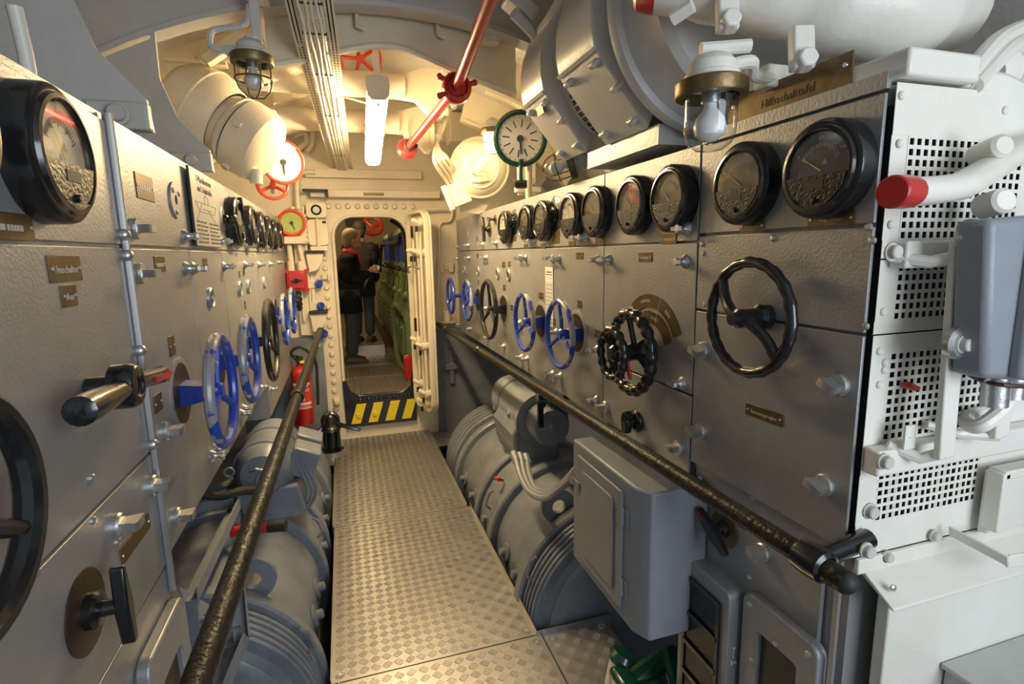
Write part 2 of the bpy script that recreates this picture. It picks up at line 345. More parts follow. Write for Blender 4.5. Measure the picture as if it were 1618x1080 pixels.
# side brackets of cream plate over the right switchboard (hatch coaming of the side locker)
# ---- floor
floor = struct(obj('floor', MB().box((.265, 1.7, -.78), (3.4, 6.7, .06)), BILGE))
def plate(x0, x1, y0, y1, z=0, lips=(), sk=0.0):
    b = obj('floor_plate', MB().box(((x0+x1)/2, (y0+y1)/2, z-.006), (x1-x0-.003, y1-y0-.003, .012)), CHEQ, floor)
    m = MB(); p = .047; ni = int((x1-x0-.02)/p); nj = int((y1-y0-.02)/p)
    for i in range(ni):
        for j in range(nj):
            cx = x0+.012+(i+.5)*(x1-x0-.024)/ni; cy = y0+.012+(j+.5)*(y1-y0-.024)/nj; a = PI/4 if (i+j) % 2 else -PI/4
            ca, sa = math.cos(a), math.sin(a)
            for k in range(5):
                o = (k-2)*.0078; L = .0155 if k in (1, 2, 3) else .0125; w_ = .0024
                vs = []
                for u, v, h in ((-L, -w_, 0), (L, -w_, 0), (L, w_, 0), (-L, w_, 0), (-L*.85, -w_*.45, .0026), (L*.85, -w_*.45, .0026), (L*.85, w_*.45, .0026), (-L*.85, w_*.45, .0026)):
                    v += o; vs.append((cx+u*ca-v*sa, cy+u*sa+v*ca, z+h))
                m.add(vs, [(4, 5, 6, 7), (0, 1, 5, 4), (1, 2, 6, 5), (2, 3, 7, 6), (3, 0, 4, 7)])
    t = obj('tread_bars', m, CHEQ, b, smooth=0); t['kind'] = 'stuff'
    sc = cached('plate_screw', lambda: MB().lathe([(.009, 0), (.008, .0022), (.003, .0022), (0, .001)], 10))
    for cx, cy in ((x0+.035, y0+.04), (x1-.035, y0+.04), (x0+.035, y1-.04), (x1-.035, y1-.04)): inst('plate_screw', sc, ALU, b, T(cx, cy, z+.001))
    for a, bb in lips:
        d = Vector(bb)-Vector(a); M = frame(((a[0]+bb[0])/2, (a[1]+bb[1])/2, z-.005), (0, 0, 1), (0, 0, 1))
        obj('plate_lip', MB().box((0, 0, 0), (d.length, .004, .07), T((a[0]+bb[0])/2, (a[1]+bb[1])/2, z-.012) @ RZ(math.atan2(d.y, d.x))), CHEQ, b)
    return b
plate(-.168, .69, 3.312, 5.10, lips=[((-.168, 3.31), (-.168, 4.35)), ((.69, 3.31), (.69, 4.95)), ((-.168, 5.10), (.69, 5.10))])
plate(-.155, .712, 2.008, 3.308, lips=[((-.155, 2.0), (-.155, 3.31)), ((.712, 2.0), (.712, 3.31))])
plate(-.125, .735, .55, 2.004, lips=[((-.125, .9), (-.125, 2.0))])
plate(.739, 1.05, .55, 2.004, z=-.004, lips=[((.715, 2.004), (1.08, 2.004))])
plate(-.46, -.172, 4.42, 5.10, z=-.01); plate(.70, 1.10, 4.60, 5.10, z=-.03)
obj('floor_beam', MB().box((-.13, 2.9, -.1), (.03, 4.4, .12)), BILGE, floor); obj('floor_beam', MB().box((.66, 2.9, -.1), (.03, 4.4, .12)), BILGE, floor)
obj('floor_beam', MB().box((-.36, 1.98, -.06), (.46, .03, .1)), CHEQ, floor)
# ================================================================ switchboards
XR, XL = 1.0, -.47
BR = Matrix(((0, 0, -1, 0), (-1, 0, 0, 0), (0, 1, 0, 0), (0, 0, 0, 1)))     # right board: local x -> -Y, y -> Z, z -> -X
BL = Matrix(((0, 0, 1, 0), (1, 0, 0, 0), (0, 1, 0, 0), (0, 0, 0, 1)))       # left board:  local x -> +Y, y -> Z, z -> +X
def PR(Y, z, d=0): return T(XR-d, Y, z) @ BR
def PL(Y, z, d=0): return T(XL+d, Y, z) @ BL
def pr(px, py, d=0): p = aX(px, py, XR-d); return PR(p.y, p.z, d)
def pl(px, py, d=0): p = aX(px, py, XL+d); return PL(p.y, p.z, d)
# ---- small parts
def m_knob():     # wing knob of cast aluminium
    m = MB().lathe([(0, 0), (.021, 0), (.0215, .004), (.016, .010), (.011, .018), (.0105, .026), (.013, .034), (.012, .040), (0, .041)], 16)
    m.prism([(-.024, .040), (-.020, .047), (-.008, .043), (.008, .043), (.020, .047), (.024, .040), (.020, .033), (.009, .034), (.0, .036), (-.009, .034), (-.020, .033)], -.006, .006, RX(PI/2))
    return m
def m_latch():    # broad turn latch
    m = MB().lathe([(0, 0), (.025, 0), (.025, .010), (.022, .014), (0, .014)], 18)
    m.prism([(-.017, .012), (.017, .012), (.019, .030), (.024, .042), (.018, .046), (-.018, .046), (-.024, .042), (-.019, .030)], -.009, .009, RX(PI/2))
    return m
def knob(par, M, ang=0, big=False): return inst('turn_latch' if big else 'wing_knob', cached('turn_latch' if big else 'wing_knob', m_latch if big else m_knob), ALU, par, M @ RZ(ang))
def m_screw(): return MB().lathe([(.0085, 0), (.008, .003), (.005, .0055), (0, .006)], 10)
def screw(par, M): return inst('screw', cached('screw', m_screw), ALU, par, M)
def namep(par, M, w_, h, txt=None, size=None, rot=0):
    M = M @ RZ(rot)
    o = obj('nameplate', MB().box((0, 0, .0012), (w_, h, .0024)), PLATE, par, M, bevel=.0006)
    for sx in (-1, 1): inst('plate_rivet', cached('plate_rivet', lambda: MB().lathe([(.0035, 0), (.003, .0015), (0, .002)], 8)), ALU, o, M @ T(sx*(w_/2-.008), 0, .0024))
    if txt == '~':
        m = MB(); x = -w_*.28
        while x < w_*.28: L_ = h*random.uniform(.12, .22); m.box((x, -.002, .0026), (L_, h*.22, .0006)); x += L_*1.5
        g_ = obj('worn_engraving', m, PALEINK, o, M, smooth=0); g_['kind'] = 'stuff'
    elif txt: inst('lettering', text_mesh(txt, size or h*.38), PALEINK, o, M @ T(0, -.002, .0026))
    return o
def gauge(par, M, R=.101, dial=DIAL, marks='A', nums=('0', '50', '100'), needle=.6, label=None, spread=1.0):
    k = R/.1
    c = cached('gauge_case', lambda: MB().lathe([(0, .0), (.1, 0), (.1, .030), (.0985, .036), (.093, .040), (.088, .0405), (.085, .046), (.079, .047), (.0755, .044), (.0745, .034), (0, .034)], 44))
    sc = M @ Matrix.Scale(k, 4)
    g = inst('gauge', c, BLACK, par, sc, label=label)
    def seg(r, y0, n=22):
        a0 = math.asin(y0/r); return [(r*math.cos(a0+(PI-2*a0)*i/n), r*math.sin(a0+(PI-2*a0)*i/n)) for i in range(n+1)]
    def segl(r, y0, n=22):
        a0 = math.asin(y0/r); return [(r*math.cos(PI-a0+(PI+2*a0)*i/n), r*math.sin(PI-a0+(PI+2*a0)*i/n)) for i in range(n+1)]
    inst('gauge_cover', cached('gauge_cover', lambda: MB().prism(segl(.0745, -.012), .034, .0455).prism([(-.04, -.068), (0, -.082), (.04, -.068)], .034, .047)), CRINKLE, g, sc)
    inst('dial_face', cached('dial_face'+dial.name, lambda: MB().prism(seg(.073, -.012), .0342, .0352)), dial, g, sc)
    ink = PALEINK if dial is DIAL else INK
    def ticks():
        m = MB()
        for i in range(21):
            a = math.radians(152-124*i/20); L = .009 if i % 5 else .013
            m.box((0, .053-L/2+.0, .0358), (.0014, L, .0008), RZ(a-PI/2))
        return m
    inst('scale_marks', cached('scale_marks'+ink.name, ticks), ink, g, sc)
    for t_, a in zip(nums, (150, 90, 34)): inst('lettering', text_mesh(t_, .012), ink, g, sc @ T(.063*math.cos(math.radians(a)), .063*math.sin(math.radians(a)), .0355))
    if marks: inst('lettering', text_mesh(marks, .016), ink, g, sc @ T(.012, .013, .0355))
    inst('needle', cached('needle', lambda: MB().prism([(-.0015, -.006), (.0015, -.006), (.0006, .05), (-.0006, .05)], .037, .038)), ink if dial is not DIAL else YELLOW, g, sc @ RZ(needle))
    inst('gauge_glass', cached('gauge_glass', lambda: MB().prism(seg(.0735, -.0118), .0405, .0415)), GLASS, g, sc)
    inst('cover_screw', cached('cover_screw', lambda: MB().lathe([(.006, .045), (.006, .049), (.004, .051), (0, .051)], 12)), BLACK, g, sc @ T(0, -.062, 0))
    inst('maker_plate', cached('maker_plate', lambda: MB().box((0, -.030, .0458), (.042, .017, .001))), RUBBER, g, sc)
    return g
def handwheel(par, M, R, off, m_, hub=BLACK, r=.0125, spokes=3, a0=-.5, bracket=True, disc=True, plateR=.105):
    if disc:
        d = obj('wheel_plate', MB().lathe([(0, 0), (plateR*.82, 0), (plateR*.82, .004), (0, .004)], 32), DISC, par, M)
        obj('plate_ring', MB().lathe([(plateR*.83, 0), (plateR, 0), (plateR, .002), (plateR*.95, .004), (plateR*.83, .004)], 32), PANEL, d, M)
    w0 = obj('handwheel', MB().torus(R, r, 44, 10, T(0, 0, off)).tube([(R*math.cos(a0), R*math.sin(a0), off)]*1+[(0, 0, off)], .3*r, 6) if False else MB().torus(R, r, 44, 10), m_, par, M @ T(0, 0, off))
    for k in range(spokes):
        a = a0+2*PI*k/spokes
        obj('spoke', MB().tube([(0, 0, -.012), (R*.4*math.cos(a), R*.4*math.sin(a), -.010), (R*.97*math.cos(a), R*.97*math.sin(a), 0)], [r*.85, r*.75, r*.6], 8), m_, w0, M @ T(0, 0, off))
    obj('wheel_hub', MB().lathe([(0, -.03), (.026, -.03), (.026, -.004), (.018, .004), (0, .006)], 18), m_, w0, M @ T(0, 0, off))
    if bracket:
        h = .055
        obj('wheel_bracket', MB().prism([(-.035, 0), (.03, 0), (.02, off-.03), (-.02, off-.03)], .0, .075, Matrix(((0, 0, 1, -.03), (1, 0, 0, 0), (0, 1, 0, 0), (0, 0, 0, 1)))).cyl((0, 0, 0), (0, 0, off-.02), .024), hub, par, M)
    else: obj('wheel_shaft', MB().cyl((0, 0, 0), (0, 0, off-.02), .016).disc(.035, 0, .02), hub, par, M)
    return w0
def ringind(par, M, R=.03):
    o = obj('inspection_ring', MB().lathe([(R, 0), (R, .008), (R*.9, .012), (R*.72, .008), (R*.7, .002)], 24), ALU, par, M)
    obj('inspection_glass', MB().disc(R*.72, .001, .004), DISC, o, M)
def pointer(par, M, L=.05, disc=.045, mt=BLACK, ang=0, tip=True, dm=BRASS):
    d = obj('switch_plate', MB().lathe([(0, 0), (disc, 0), (disc, .002), (disc*.95, .004), (0, .004)], 28), dm, par, M)
    h = obj('switch_handle', MB().lathe([(0, .004), (disc*.45, .004), (disc*.4, .02), (disc*.25, .022), (disc*.22, .045), (0, .046)], 18).prism([(-.35*disc, -.2*L), (-.12*disc, -L), (.12*disc, -L), (.35*disc, -.2*L), (.35*disc, .2*L), (.14*disc, L), (-.14*disc, L), (-.35*disc, .2*L)], .036, .056), mt, par, M @ RZ(ang), bevel=.003)
    if tip: obj('red_pointer', MB().prism([(-.05*disc, .45*L), (.05*disc, .45*L), (.05*disc, .75*L), (.12*disc, .75*L), (0, .95*L), (-.12*disc, .75*L), (-.05*disc, .75*L)], .0562, .0572), RED, h, M @ RZ(ang))
    return h
def pane(par, fr, y0, y1, z0, z1, th=.008, name='panel_sheet', m_=None):
    """a raised sheet of the board between Y y0..y1 and height z0..z1 (fr = PR or PL)"""
    return obj(name, MB().box((0, 0, th/2), (y1-y0-.004, z1-z0-.004, th)), m_ or PANEL, par, fr((y0+y1)/2, (z0+z1)/2), bevel=.0015)
# ---------------------------------------------------------------- right switchboard: three cabinets side by side
TH = .008
def XRp(d): return XR-d
G1 = 'switchboards on the right side'
cA = thing('switchboard_cabinet', (1.2, 3.36, .98), 'long grey switchboard cabinet with blue handwheels beside the hatch door', 'cabinet')
obj('cabinet_body', MB().box((1.255, 3.36, 1.475), (.49, 2.842, 1.0)), PANEL, cA)
for y0, y1 in ((3.805, 4.785), (1.936, 3.802)): pane(cA, PR, y0, y1, 1.703, 1.975)
for y0, y1 in ((3.805, 4.785), (1.936, 3.802)): pane(cA, PR, y0, y1, .985, 1.70)
cB = thing('switchboard_cabinet', (1.2, 1.64, .98), 'narrow grey switchboard cabinet with a black double knurled handwheel and brass arc scales', 'cabinet')
obj('cabinet_body', MB().box((1.255, 1.64, 1.475), (.49, .590, 1.0)), PANEL, cB)
pane(cB, PR, 1.346, 1.933, 1.703, 1.975); pane(cB, PR, 1.346, 1.933, 1.24, 1.70); pane(cB, PR, 1.346, 1.933, .985, 1.237)
cC = thing('switchboard_cabinet', (1.2, 1.06, .3), 'grey switchboard cabinet with volt and ampere meters and big black handwheel', 'cabinet')
obj('cabinet_body', MB().box((1.255, 1.075, 1.495), (.49, .530, .97)), PANEL, cC)
pane(cC, PR, .80, 1.342, 1.722, 1.965); pane(cC, PR, .80, 1.342, 1.505, 1.718); pane(cC, PR, .80, 1.342, 1.03, 1.502)
obj('top_strip', MB().box((0, 0, 0), (.54, .03, .012), PR(1.07, 1.985, .003)), PANEL, cC)
for p in ((1373, 358), (1379, 380), (1368, 515), (1112, 400), (1114, 480), (1110, 385), (1222, 376)): screw(cC, pr(*p, .008))
gauge(cC, PR(.905, 1.838, .008), marks='A', needle=1.0); gauge(cC, PR(1.142, 1.838, .008), marks='V', nums=('0', '50', '100'), needle=.95)
namep(cC, PR(.900, 1.738, .008), .115, .030, 'Amp.-Meter'); namep(cC, PR(1.128, 1.735, .008), .085, .027, 'Voltmeter')
namep(cC, pr(1207, 654, .008), .125, .032, 'Spannungsregler', .0135, rot=.02)
# big wheel with two curved spokes
Mw = PR(1.064, 1.512, .008); W7R = .135
wh = obj('handwheel', MB().torus(W7R, .0135, 56, 12, None, lambda i: .0135+.0015*math.cos(i*2.2)), BLACK, cC, Mw @ T(0, 0, .055))
for s in (1, -1):
    obj('spoke', MB().tube(smoothpath([(0, 0, .02), (-.035*s, .012*s, .018), (-.075*s, .045*s, .008), (-.098*s, .088*s, 0)], 5), [.014]*8+[.013]*8, 10), BLACK, wh, Mw @ T(0, 0, .055))
obj('wheel_hub', MB().lathe([(0, 0), (.032, 0), (.032, .02), (.024, .03), (.024, .085), (.016, .09), (.016, .105), (0, .106)], 18), BLACK, wh, Mw)
for p in ((1329, 607), (1306, 765), (1113, 553), (1109, 680)): knob(cC, pr(*p, .008), -.35, True)
# base below the meters
base = obj('base_cabinet', MB().box((1.26, 1.07, .41), (.47, .53, 1.2)), PANEL, cC)
pane(cC, lambda Y, z, d=0: PR(Y, z, -.02), .86, 1.335, .70, 1.024, .012)
obj('edge_strip', MB().box((0, 0, .004), (.012, 1.18, .008), PR(.815, .42, -.006)), STRIP, cC)
p = aX(1142, 835, 1.0); pointer(cC, PR(p.y, p.z, -.008), .075, .055, BLACK, 1.0, True, BRONZE)
p = aX(1204, 872, 1.0); knob(cC, PR(p.y, p.z, -.008), -.3, True)
for q in ((1103, 756), (1187, 786), (1104, 853), (1180, 912)): p = aX(*q, 1.0); screw(cC, PR(p.y, p.z, -.008))
# box with barred glass window, and framed door to its right
gb = obj('meter_box', MB().prism(rrect(.225, .545, .02, 4), 0, .06), PANEL, cC, PR(1.205, .4725, -.012), bevel=.004)
obj('window_frame', MB().ring(rrect(.165, .45, .008, 3), rrect(.14, .42, .004, 3), .06, .068), BLACK, gb, PR(1.205, .4725, -.012))
for k in range(3): obj('window_bar', MB().box((0, .105-k*.105, .066), (.15, .014, .008)), BLACK, gb, PR(1.205, .4725, -.012))
for k in range(4): obj('window_pane', MB().box((0, .1575-k*.105, .062), (.142, .092, .002)), WINDOW, gb, PR(1.205, .4725, -.012))
obj('meter_interior', MB().box((0, 0, .0605), (.142, .42, .001)), DIAL, gb, PR(1.205, .4725, -.012))
obj('box_clip', MB().box((.105, .08, .03), (.02, .05, .02)).disc(.012, .03, .05, 10, T(.11, .06, 0)), ALU, gb, PR(1.205, .4725, -.012), bevel=.003)
fd = obj('base_door', MB().ring(rrect(.245, .60, .03, 5), rrect(.125, .42, .012, 5), 0, .03), PANEL, cC, PR(.955, .468, -.012), bevel=.006)
obj('door_glass', MB().prism(rrect(.128, .424, .012, 5), .012, .016), DIAL, fd, PR(.955, .468, -.012))
for sx, sy in ((-1, 1), (1, 1)): screw(fd, PR(.955, .468, -.042) @ T(sx*.095, sy*.27, .06))
for dx, dy in ((-.075, .12), (0, .225), (.075, .12)): screw(fd, PR(.955, .468, -.042) @ T(dx, dy, .06))
# ---- cabinet B parts
gauge(cB, PR(1.447, 1.832, .008), marks='A', needle=.8); gauge(cB, PR(1.675, 1.832, .008), marks='V', needle=.9)
for p, w_, h in (((1057, 377), .085, .032), ((1020, 406), .085, .032)): namep(cB, pr(*p, .008), w_, h, '~')
for p in ((1087, 361), (1084, 413)): knob(cB, pr(*p, .008))
Mw = PR(1.587, 1.338, .008)
for nm, r0, r1, a0, a1 in (('arc_scale', .150, .195, .45, 2.25), ('arc_scale', .095, .138, .35, 2.35)):
    m = MB(); n = 24; vs = []; fs = []
    out = [(r1*math.cos(a0+(a1-a0)*i/n), r1*math.sin(a0+(a1-a0)*i/n)) for i in range(n+1)]+[(r0*math.cos(a1-(a1-a0)*i/n), r0*math.sin(a1-(a1-a0)*i/n)) for i in range(n+1)]
    o = obj(nm, MB().prism(out, 0, .003), PLATE, cB, Mw)
    m = MB()
    for a in ((1.9, 1.84, 1.78, 1.72, 1.66, 1.6, 1.0, .95, .9, .85) if r0 > .12 else (1.5, 1.43, 1.36, 1.29, 1.22)): m.box(((r0+r1)/2, 0, .0033), (.010, (r0+r1)*.014, .0006), RZ(a))
    g_ = obj('worn_engraving', m, PALEINK, o, Mw, smooth=0); g_['kind'] = 'stuff'
    obj('scale_divider', MB().box((r0/2+r1/2, 0, .0034), (r1-r0, .0015, .0006), RZ((a0+a1)/2-.1)), PALEINK, o, Mw)
kn = lambda i: .0165+.0045*(i % 4 < 2)
w1 = obj('handwheel', MB().torus(.132, .0165, 80, 10, None, kn), BLACK, cB, Mw @ T(0, 0, .075), label='large black knurled handwheel')
for a in (-.35, 1.7, 3.9): obj('spoke', MB().tube([(0, 0, -.02), (.125*math.cos(a), .125*math.sin(a), 0)], .010, 8), BLACK, w1, Mw @ T(0, 0, .075))
w2 = obj('handwheel', MB().torus(.082, .013, 56, 10, None, lambda i: .0125+.0035*(i % 4 < 2)), BLACK, cB, Mw @ T(0, 0, .145), label='small black knurled handwheel')
for a in (.3, 2.4, 4.5): obj('spoke', MB().tube([(0, 0, -.01), (.08*math.cos(a), .08*math.sin(a), 0)], .007, 8), BLACK, w2, Mw @ T(0, 0, .145))
obj('wheel_hub', MB().lathe([(0, 0), (.045, 0), (.045, .03), (.03, .05), (.03, .145), (.02, .155), (0, .155)], 18), BLACK, cB, Mw)
obj('red_pointer', MB().box((.01, -.06, .10), (.016, .07, .008), RZ(.4)), RED, cB, Mw, bevel=.002)
p = aX(1010, 664, XR); Mk = PR(p.y, p.z, .008)
obj('rotary_knob', MB().lathe([(0, 0), (.042, 0), (.042, .012), (.03, .02), (.014, .022), (.014, .05), (0, .05)], 22).prism([(-.02, -.045), (.012, -.04), (.02, -.01), (.012, .01), (.02, .03), (.004, .045), (-.02, .03), (-.026, 0)], .03, .055), BLACK, cB, Mk, bevel=.004)
for p in ((943, 632), (958, 642), (1079, 605), (1074, 706), (944, 553)): knob(cB if p[0] > 950 else cA, pr(*p, .008), .1, p[0] in (958, 1074))
# ---- cabinet A parts
for Y, kw in ((1.965, {}), (2.2, {}), (2.555, {}), (2.80, {}), (3.205, {})):
    gauge(cA, PR(Y, 1.833, .008), dial=DIALCREAM if Y in (2.2, 3.205) else DIAL, marks='A' if Y > 2.3 else 'V', needle=.3+Y % .7)
for px, w_ , h in (((948, 381), .085, .03), ((904, 385), .07, .024), ((879, 374), .085, .062), ((858, 388), .075, .026), ((831, 389), .065, .026), ((813, 377), .07, .030), ((754, 377), .05, .03), ((916, 404), .075, .03), ((796, 418), .07, .036), ((805, 417), .05, .032), ((734, 405), .04, .025), ((755, 404), .055, .03), ((855, 467), .065, .034), ((797, 454), .05, .036), ((916, 480), .045, .034), ((944, 527), .05, .034), ((809, 486), .045, .034), ((875, 508), .045, .034), ((756, 446), .03, .03)):
    namep(cA, pr(*px, .008), w_, h, None)
for px in ((945, 410), (963, 410), (873, 408), (884, 409), (823, 407), (831, 407), (766, 407), (770, 407), (742, 407), (724, 408), (917, 375), (927, 374), (839, 379), (845, 380), (785, 384), (764, 386), (741, 387), (724, 390), (825, 564), (834, 567), (874, 591), (886, 594), (797, 547), (772, 533), (744, 519), (727, 512), (769, 487), (822, 510), (879, 525)):
    knob(cA, pr(*px, .008), random.choice((0, .05, 1.57)) if px[1] > 500 else 0)
for px in ((756, 428), (734, 426), (787, 432), (804.5, 434)): ringind(cA, pr(*px, .008), .038)
p = aX(739, 370, XR); obj('lamp_ring', MB().lathe([(.0, 0), (.045, 0), (.045, .004), (0, .005)], 24).disc(.015, .004, .008, 16), ALU, cA, PR(p.y, p.z, .008))
pointer(cA, pr(774, 362, .008), .085, .055, BLACK, .15, True, BRASS); pointer(cA, pr(783, 346, .008), .03, .03, BLACK, 1.2)
pointer(cA, pr(813, 351, .008), .05, .075, BLACK, .1, False, BLACK); pointer(cA, pr(878, 338, .008), .03, .085, BLACK, 1.4, False, BLACK)
handwheel(cA, PR(2.194, 1.316, .008), .148, .085, BLUE_R, BLUE); handwheel(cA, PR(2.656, 1.316, .008), .147, .095, BLUE_R, BLUE)
handwheel(cA, PR(3.348, 1.318, .008), .184, .105, WORNBLACK, BLACK, r=.014); handwheel(cA, PR(4.039, 1.322, .008), .150, .09, BLUE_R, BLUE)
handwheel(cA, PR(4.50, 1.325, .008), .145, .13, BLUE, BLUE, bracket=False, disc=False)
# dark base behind the walkway under cabinets A and B
sh = obj('support_frame', MB().box((1.32, 3.37, .935), (.36, 2.78, .07)), BILGE, cA)
chart = thing('instruction_chart', pr(871, 455, .012).translation, 'narrow white printed chart hanging between the blue handwheels', 'chart')
Mc = PR(aX(871, 455, XR).y, 1.455, .010)
obj('chart_sheet', MB().box((0, 0, .001), (.105, .30, .002)), PAPER, chart, Mc)
obj('chart_heading', MB().box((0, .125, .0023), (.07, .006, .0004)).box((0, .112, .0023), (.085, .004, .0004)).box((0, .095, .0023), (.092, .0012, .0004)), INK, chart, Mc)
m = MB()
for i in range(9): m.box((0, .07-i*.02, .0023), (.09, .0008, .0004))
for i in range(5): m.box((-.045+i*.0225, -.005, .0023), (.0008, .16, .0004))
for i in range(8):
    for j in range(4): m.box((-.034+j*.0225, .06-i*.02, .0023), (.012, .004, .0004))
obj('chart_table', m, INK, chart, Mc)
obj('chart_notes', MB().box((0, -.11, .0023), (.085, .003, .0004)).box((-.01, -.12, .0023), (.065, .003, .0004)).box((0, -.13, .0023), (.085, .003, .0004)), INK, chart, Mc)
# ---- brass sign on the top edge and the white lip at the corner
sg = thing('brass_sign', (1.0, 1.07, 1.995), 'long brass sign reading Hilfsschalttafel on top of the switchboard', 'sign')
Ms = PR(1.10, 2.03, .002)
obj('sign_plate', MB().box((.04, 0, .002), (.36, .068, .004)), PLATE, sg, Ms, bevel=.001)
inst('lettering', text_mesh('Hilfsschalttafel', .027), INK, sg, Ms @ T(.055, -.010, .0042))
for x in (-.12, .205): inst('sign_screw', cached('sign_screw', lambda: MB().lathe([(.006, 0), (.005, .003), (0, .004)], 10)), ALU, sg, Ms @ T(x, .01, .004))
# ================================================================ left switchboard
lA = thing('switchboard_cabinet', (-.7, .9, 0), 'near grey switchboard cabinet with black two-armed switch lever and black handwheel', 'cabinet')
obj('cabinet_body', MB().box((-.712, .85, .98), (.484, 1.12, 2.02)), PANEL, lA)
pane(lA, PL, .30, 1.405, 1.712, 1.975); pane(lA, PL, .30, 1.405, 1.233, 1.708); pane(lA, PL, .30, 1.405, .94, 1.229); pane(lA, PL, .30, 1.41, .0, .936, .006)
obj('hinge_rod', MB().tube([(0, -.56, .014), (0, .56, .014)], .0085, 10), STRIP, lA, PL(1.408, 1.43))
for z in (1.735, 1.69, 1.475, 1.25): obj('rod_clip', MB().sph((0, 0, .014), .014, 12, 8), ALU, lA, PL(1.404, z))
gauge(lA, PL(1.085, 1.85, .008), R=.11, dial=DIALCREAM, marks='A', needle=.5); gauge(lA, PL(.80, 1.85, .008), R=.11, dial=DIALCREAM, marks='V', needle=.7)
namep(lA, pl(102, 424, .008), .115, .045, 'Umschalter', .019); namep(lA, pl(108, 467, .008), .055, .038, 'Aus', .018); namep(lA, pl(12, 357, .008), .13, .04, '~')
namep(lA, PL(1.255, 1.093, .008), .165, .036, None)
knob(lA, pl(181, 830, .008), 0, True); knob(lA, pl(237, 767, .008), 0, True)
for p in ((55, 905), (40, 865), (145, 755), (186, 855), (147, 822)): screw(lA, pl(*p, .008))
# two-armed switch lever
Ms = PL(1.146, 1.447, .008)
lv = obj('switch_lever', MB().cyl((0, 0, 0), (0, 0, .05), .022).lathe([(0, .04), (.042, .04), (.042, .072), (.036, .082), (.022, .084), (.018, .078), (0, .078)], 28), BLACK, lA, Ms, bevel=.002)
obj('lever_arm', MB().tube([(-.03, .0, .062), (-.09, .002, .064), (-.17, .006, .066), (-.20, .007, .066), (-.207, .007, .066)], [.020, .021, .025, .024, .012], 14), BLACK, lv, Ms)
obj('lever_arm', MB().tube([(.03, 0, .062), (.10, -.008, .062), (.19, -.018, .062), (.205, -.020, .062), (.212, -.020, .062)], [.020, .017, .020, .017, .008], 14), BLACK, lv, Ms)
obj('red_arrow', MB().prism([(.095, -.016), (.165, -.023), (.165, -.030), (.198, -.017), (.167, -.002), (.166, -.010), (.095, -.004)], .079, .0835), RED, lv, Ms)
# black handwheel at the near end
handwheel(lA, PL(.645, 1.42, .008), .128, .075, BLACK, BLACK, r=.017, disc=False, bracket=False)
# rotary switch on bronze disc
Mr = PL(1.015, 1.085, .008)
obj('switch_plate', MB().lathe([(0, 0), (.072, 0), (.072, .003), (.068, .005), (0, .005)], 36), DISC, lA, Mr)
ro = obj('rotary_switch', MB().lathe([(0, .005), (.032, .005), (.032, .018), (.026, .024), (.014, .026), (.014, .06), (0, .06)], 22), BLACK, lA, Mr)
obj('switch_handle', MB().prism([(-.014, 0), (-.006, .075), (.006, .075), (.014, 0), (.008, -.075), (-.008, -.075)], .045, .068), BLACK, ro, Mr @ RZ(.05), bevel=.004)
obj('red_pointer', MB().box((.012, -.045, .057), (.004, .045, .018)), RED, ro, Mr)
ld = obj('base_door', MB().ring(rrect(.26, .62, .035, 6), rrect(.15, .42, .03, 6), 0, .03), PANEL, lA, PL(1.283, .55, .006), bevel=.006)
obj('door_glass', MB().prism(rrect(.152, .422, .03, 6), .010, .015), DISC, ld, PL(1.283, .55, .006))
# ---- second left cabinet
lB = thing('switchboard_cabinet', (-.7, 2.38, .94), 'grey switchboard cabinet carrying the paper-thin instruction board and peeling blue handwheels', 'cabinet')
lB['label'] = 'grey switchboard cabinet with two peeling blue handwheels above the black handrail'
obj('cabinet_body', MB().box((-.712, 2.375, 1.465), (.484, 1.90, 1.05)), PANEL, lB)
for y0, y1 in ((1.43, 2.428), (2.432, 3.325)): pane(lB, PL, y0, y1, 1.712, 1.975)
for y0, y1 in ((1.43, 1.946), (1.95, 2.426), (2.432, 3.135), (3.139, 3.325)): pane(lB, PL, y0, y1, .955, 1.708)
namep(lB, pl(228, 296, .008), .125, .062, '~'); namep(lB, pl(252, 417, .008), .085, .042, '~')
for p, w_, h in (((324, 417), .06, .04), ((271, 546), .05, .055), ((249, 636), .06, .045), ((385, 427), .035, .03), ((378, 433), .03, .03), ((387, 482), .035, .04)): namep(lB, pl(*p, .008), w_, h)
rp = PL(1.85, 1.852, .008)
obj('slot_plate', MB().ring(circ(.052, 32), circ(.014, 32), 0, .006), PANEL, lB, rp); obj('slot_hole', MB().disc(.014, .0005, .002), SEAM, lB, rp)
for a in (.6, 2.4, 4.4): screw(lB, rp @ T(.038*math.cos(a), .038*math.sin(a), .005))
for p in ((208, 361), (216, 432), (258, 681), (276, 816)): knob(lB, pl(*p, .008), 0, True)
for p in ((290, 373), (346, 381), (292, 424), (304, 424), (352, 421), (385, 418), (340, 709), (333, 720), (383, 645), (380, 653), (373, 387), (388, 387)): knob(lB, pl(*p, .008), 0 if p[1] < 500 else .2)
for p in ((331, 470), (377, 456), (391, 452.6)): ringind(lB, pl(*p, .008), .036)
handwheel(lB, PL(1.69, 1.303, .008), .155, .105, BLUE_L, BLUE, a0=PI+.5, r=.0145); handwheel(lB, PL(2.19, 1.303, .008), .155, .105, BLUE_L, BLUE, a0=PI+.5, r=.0145)
handwheel(lB, PL(2.74, 1.29, .008), .184, .115, WORNBLACK, BLACK, a0=PI+.5, r=.0145)
gauge(lB, PL(2.66, 1.835, .008), R=.108, marks='V', needle=.4); gauge(lB, PL(3.07, 1.835, .008), R=.108, marks='A', needle=.6)
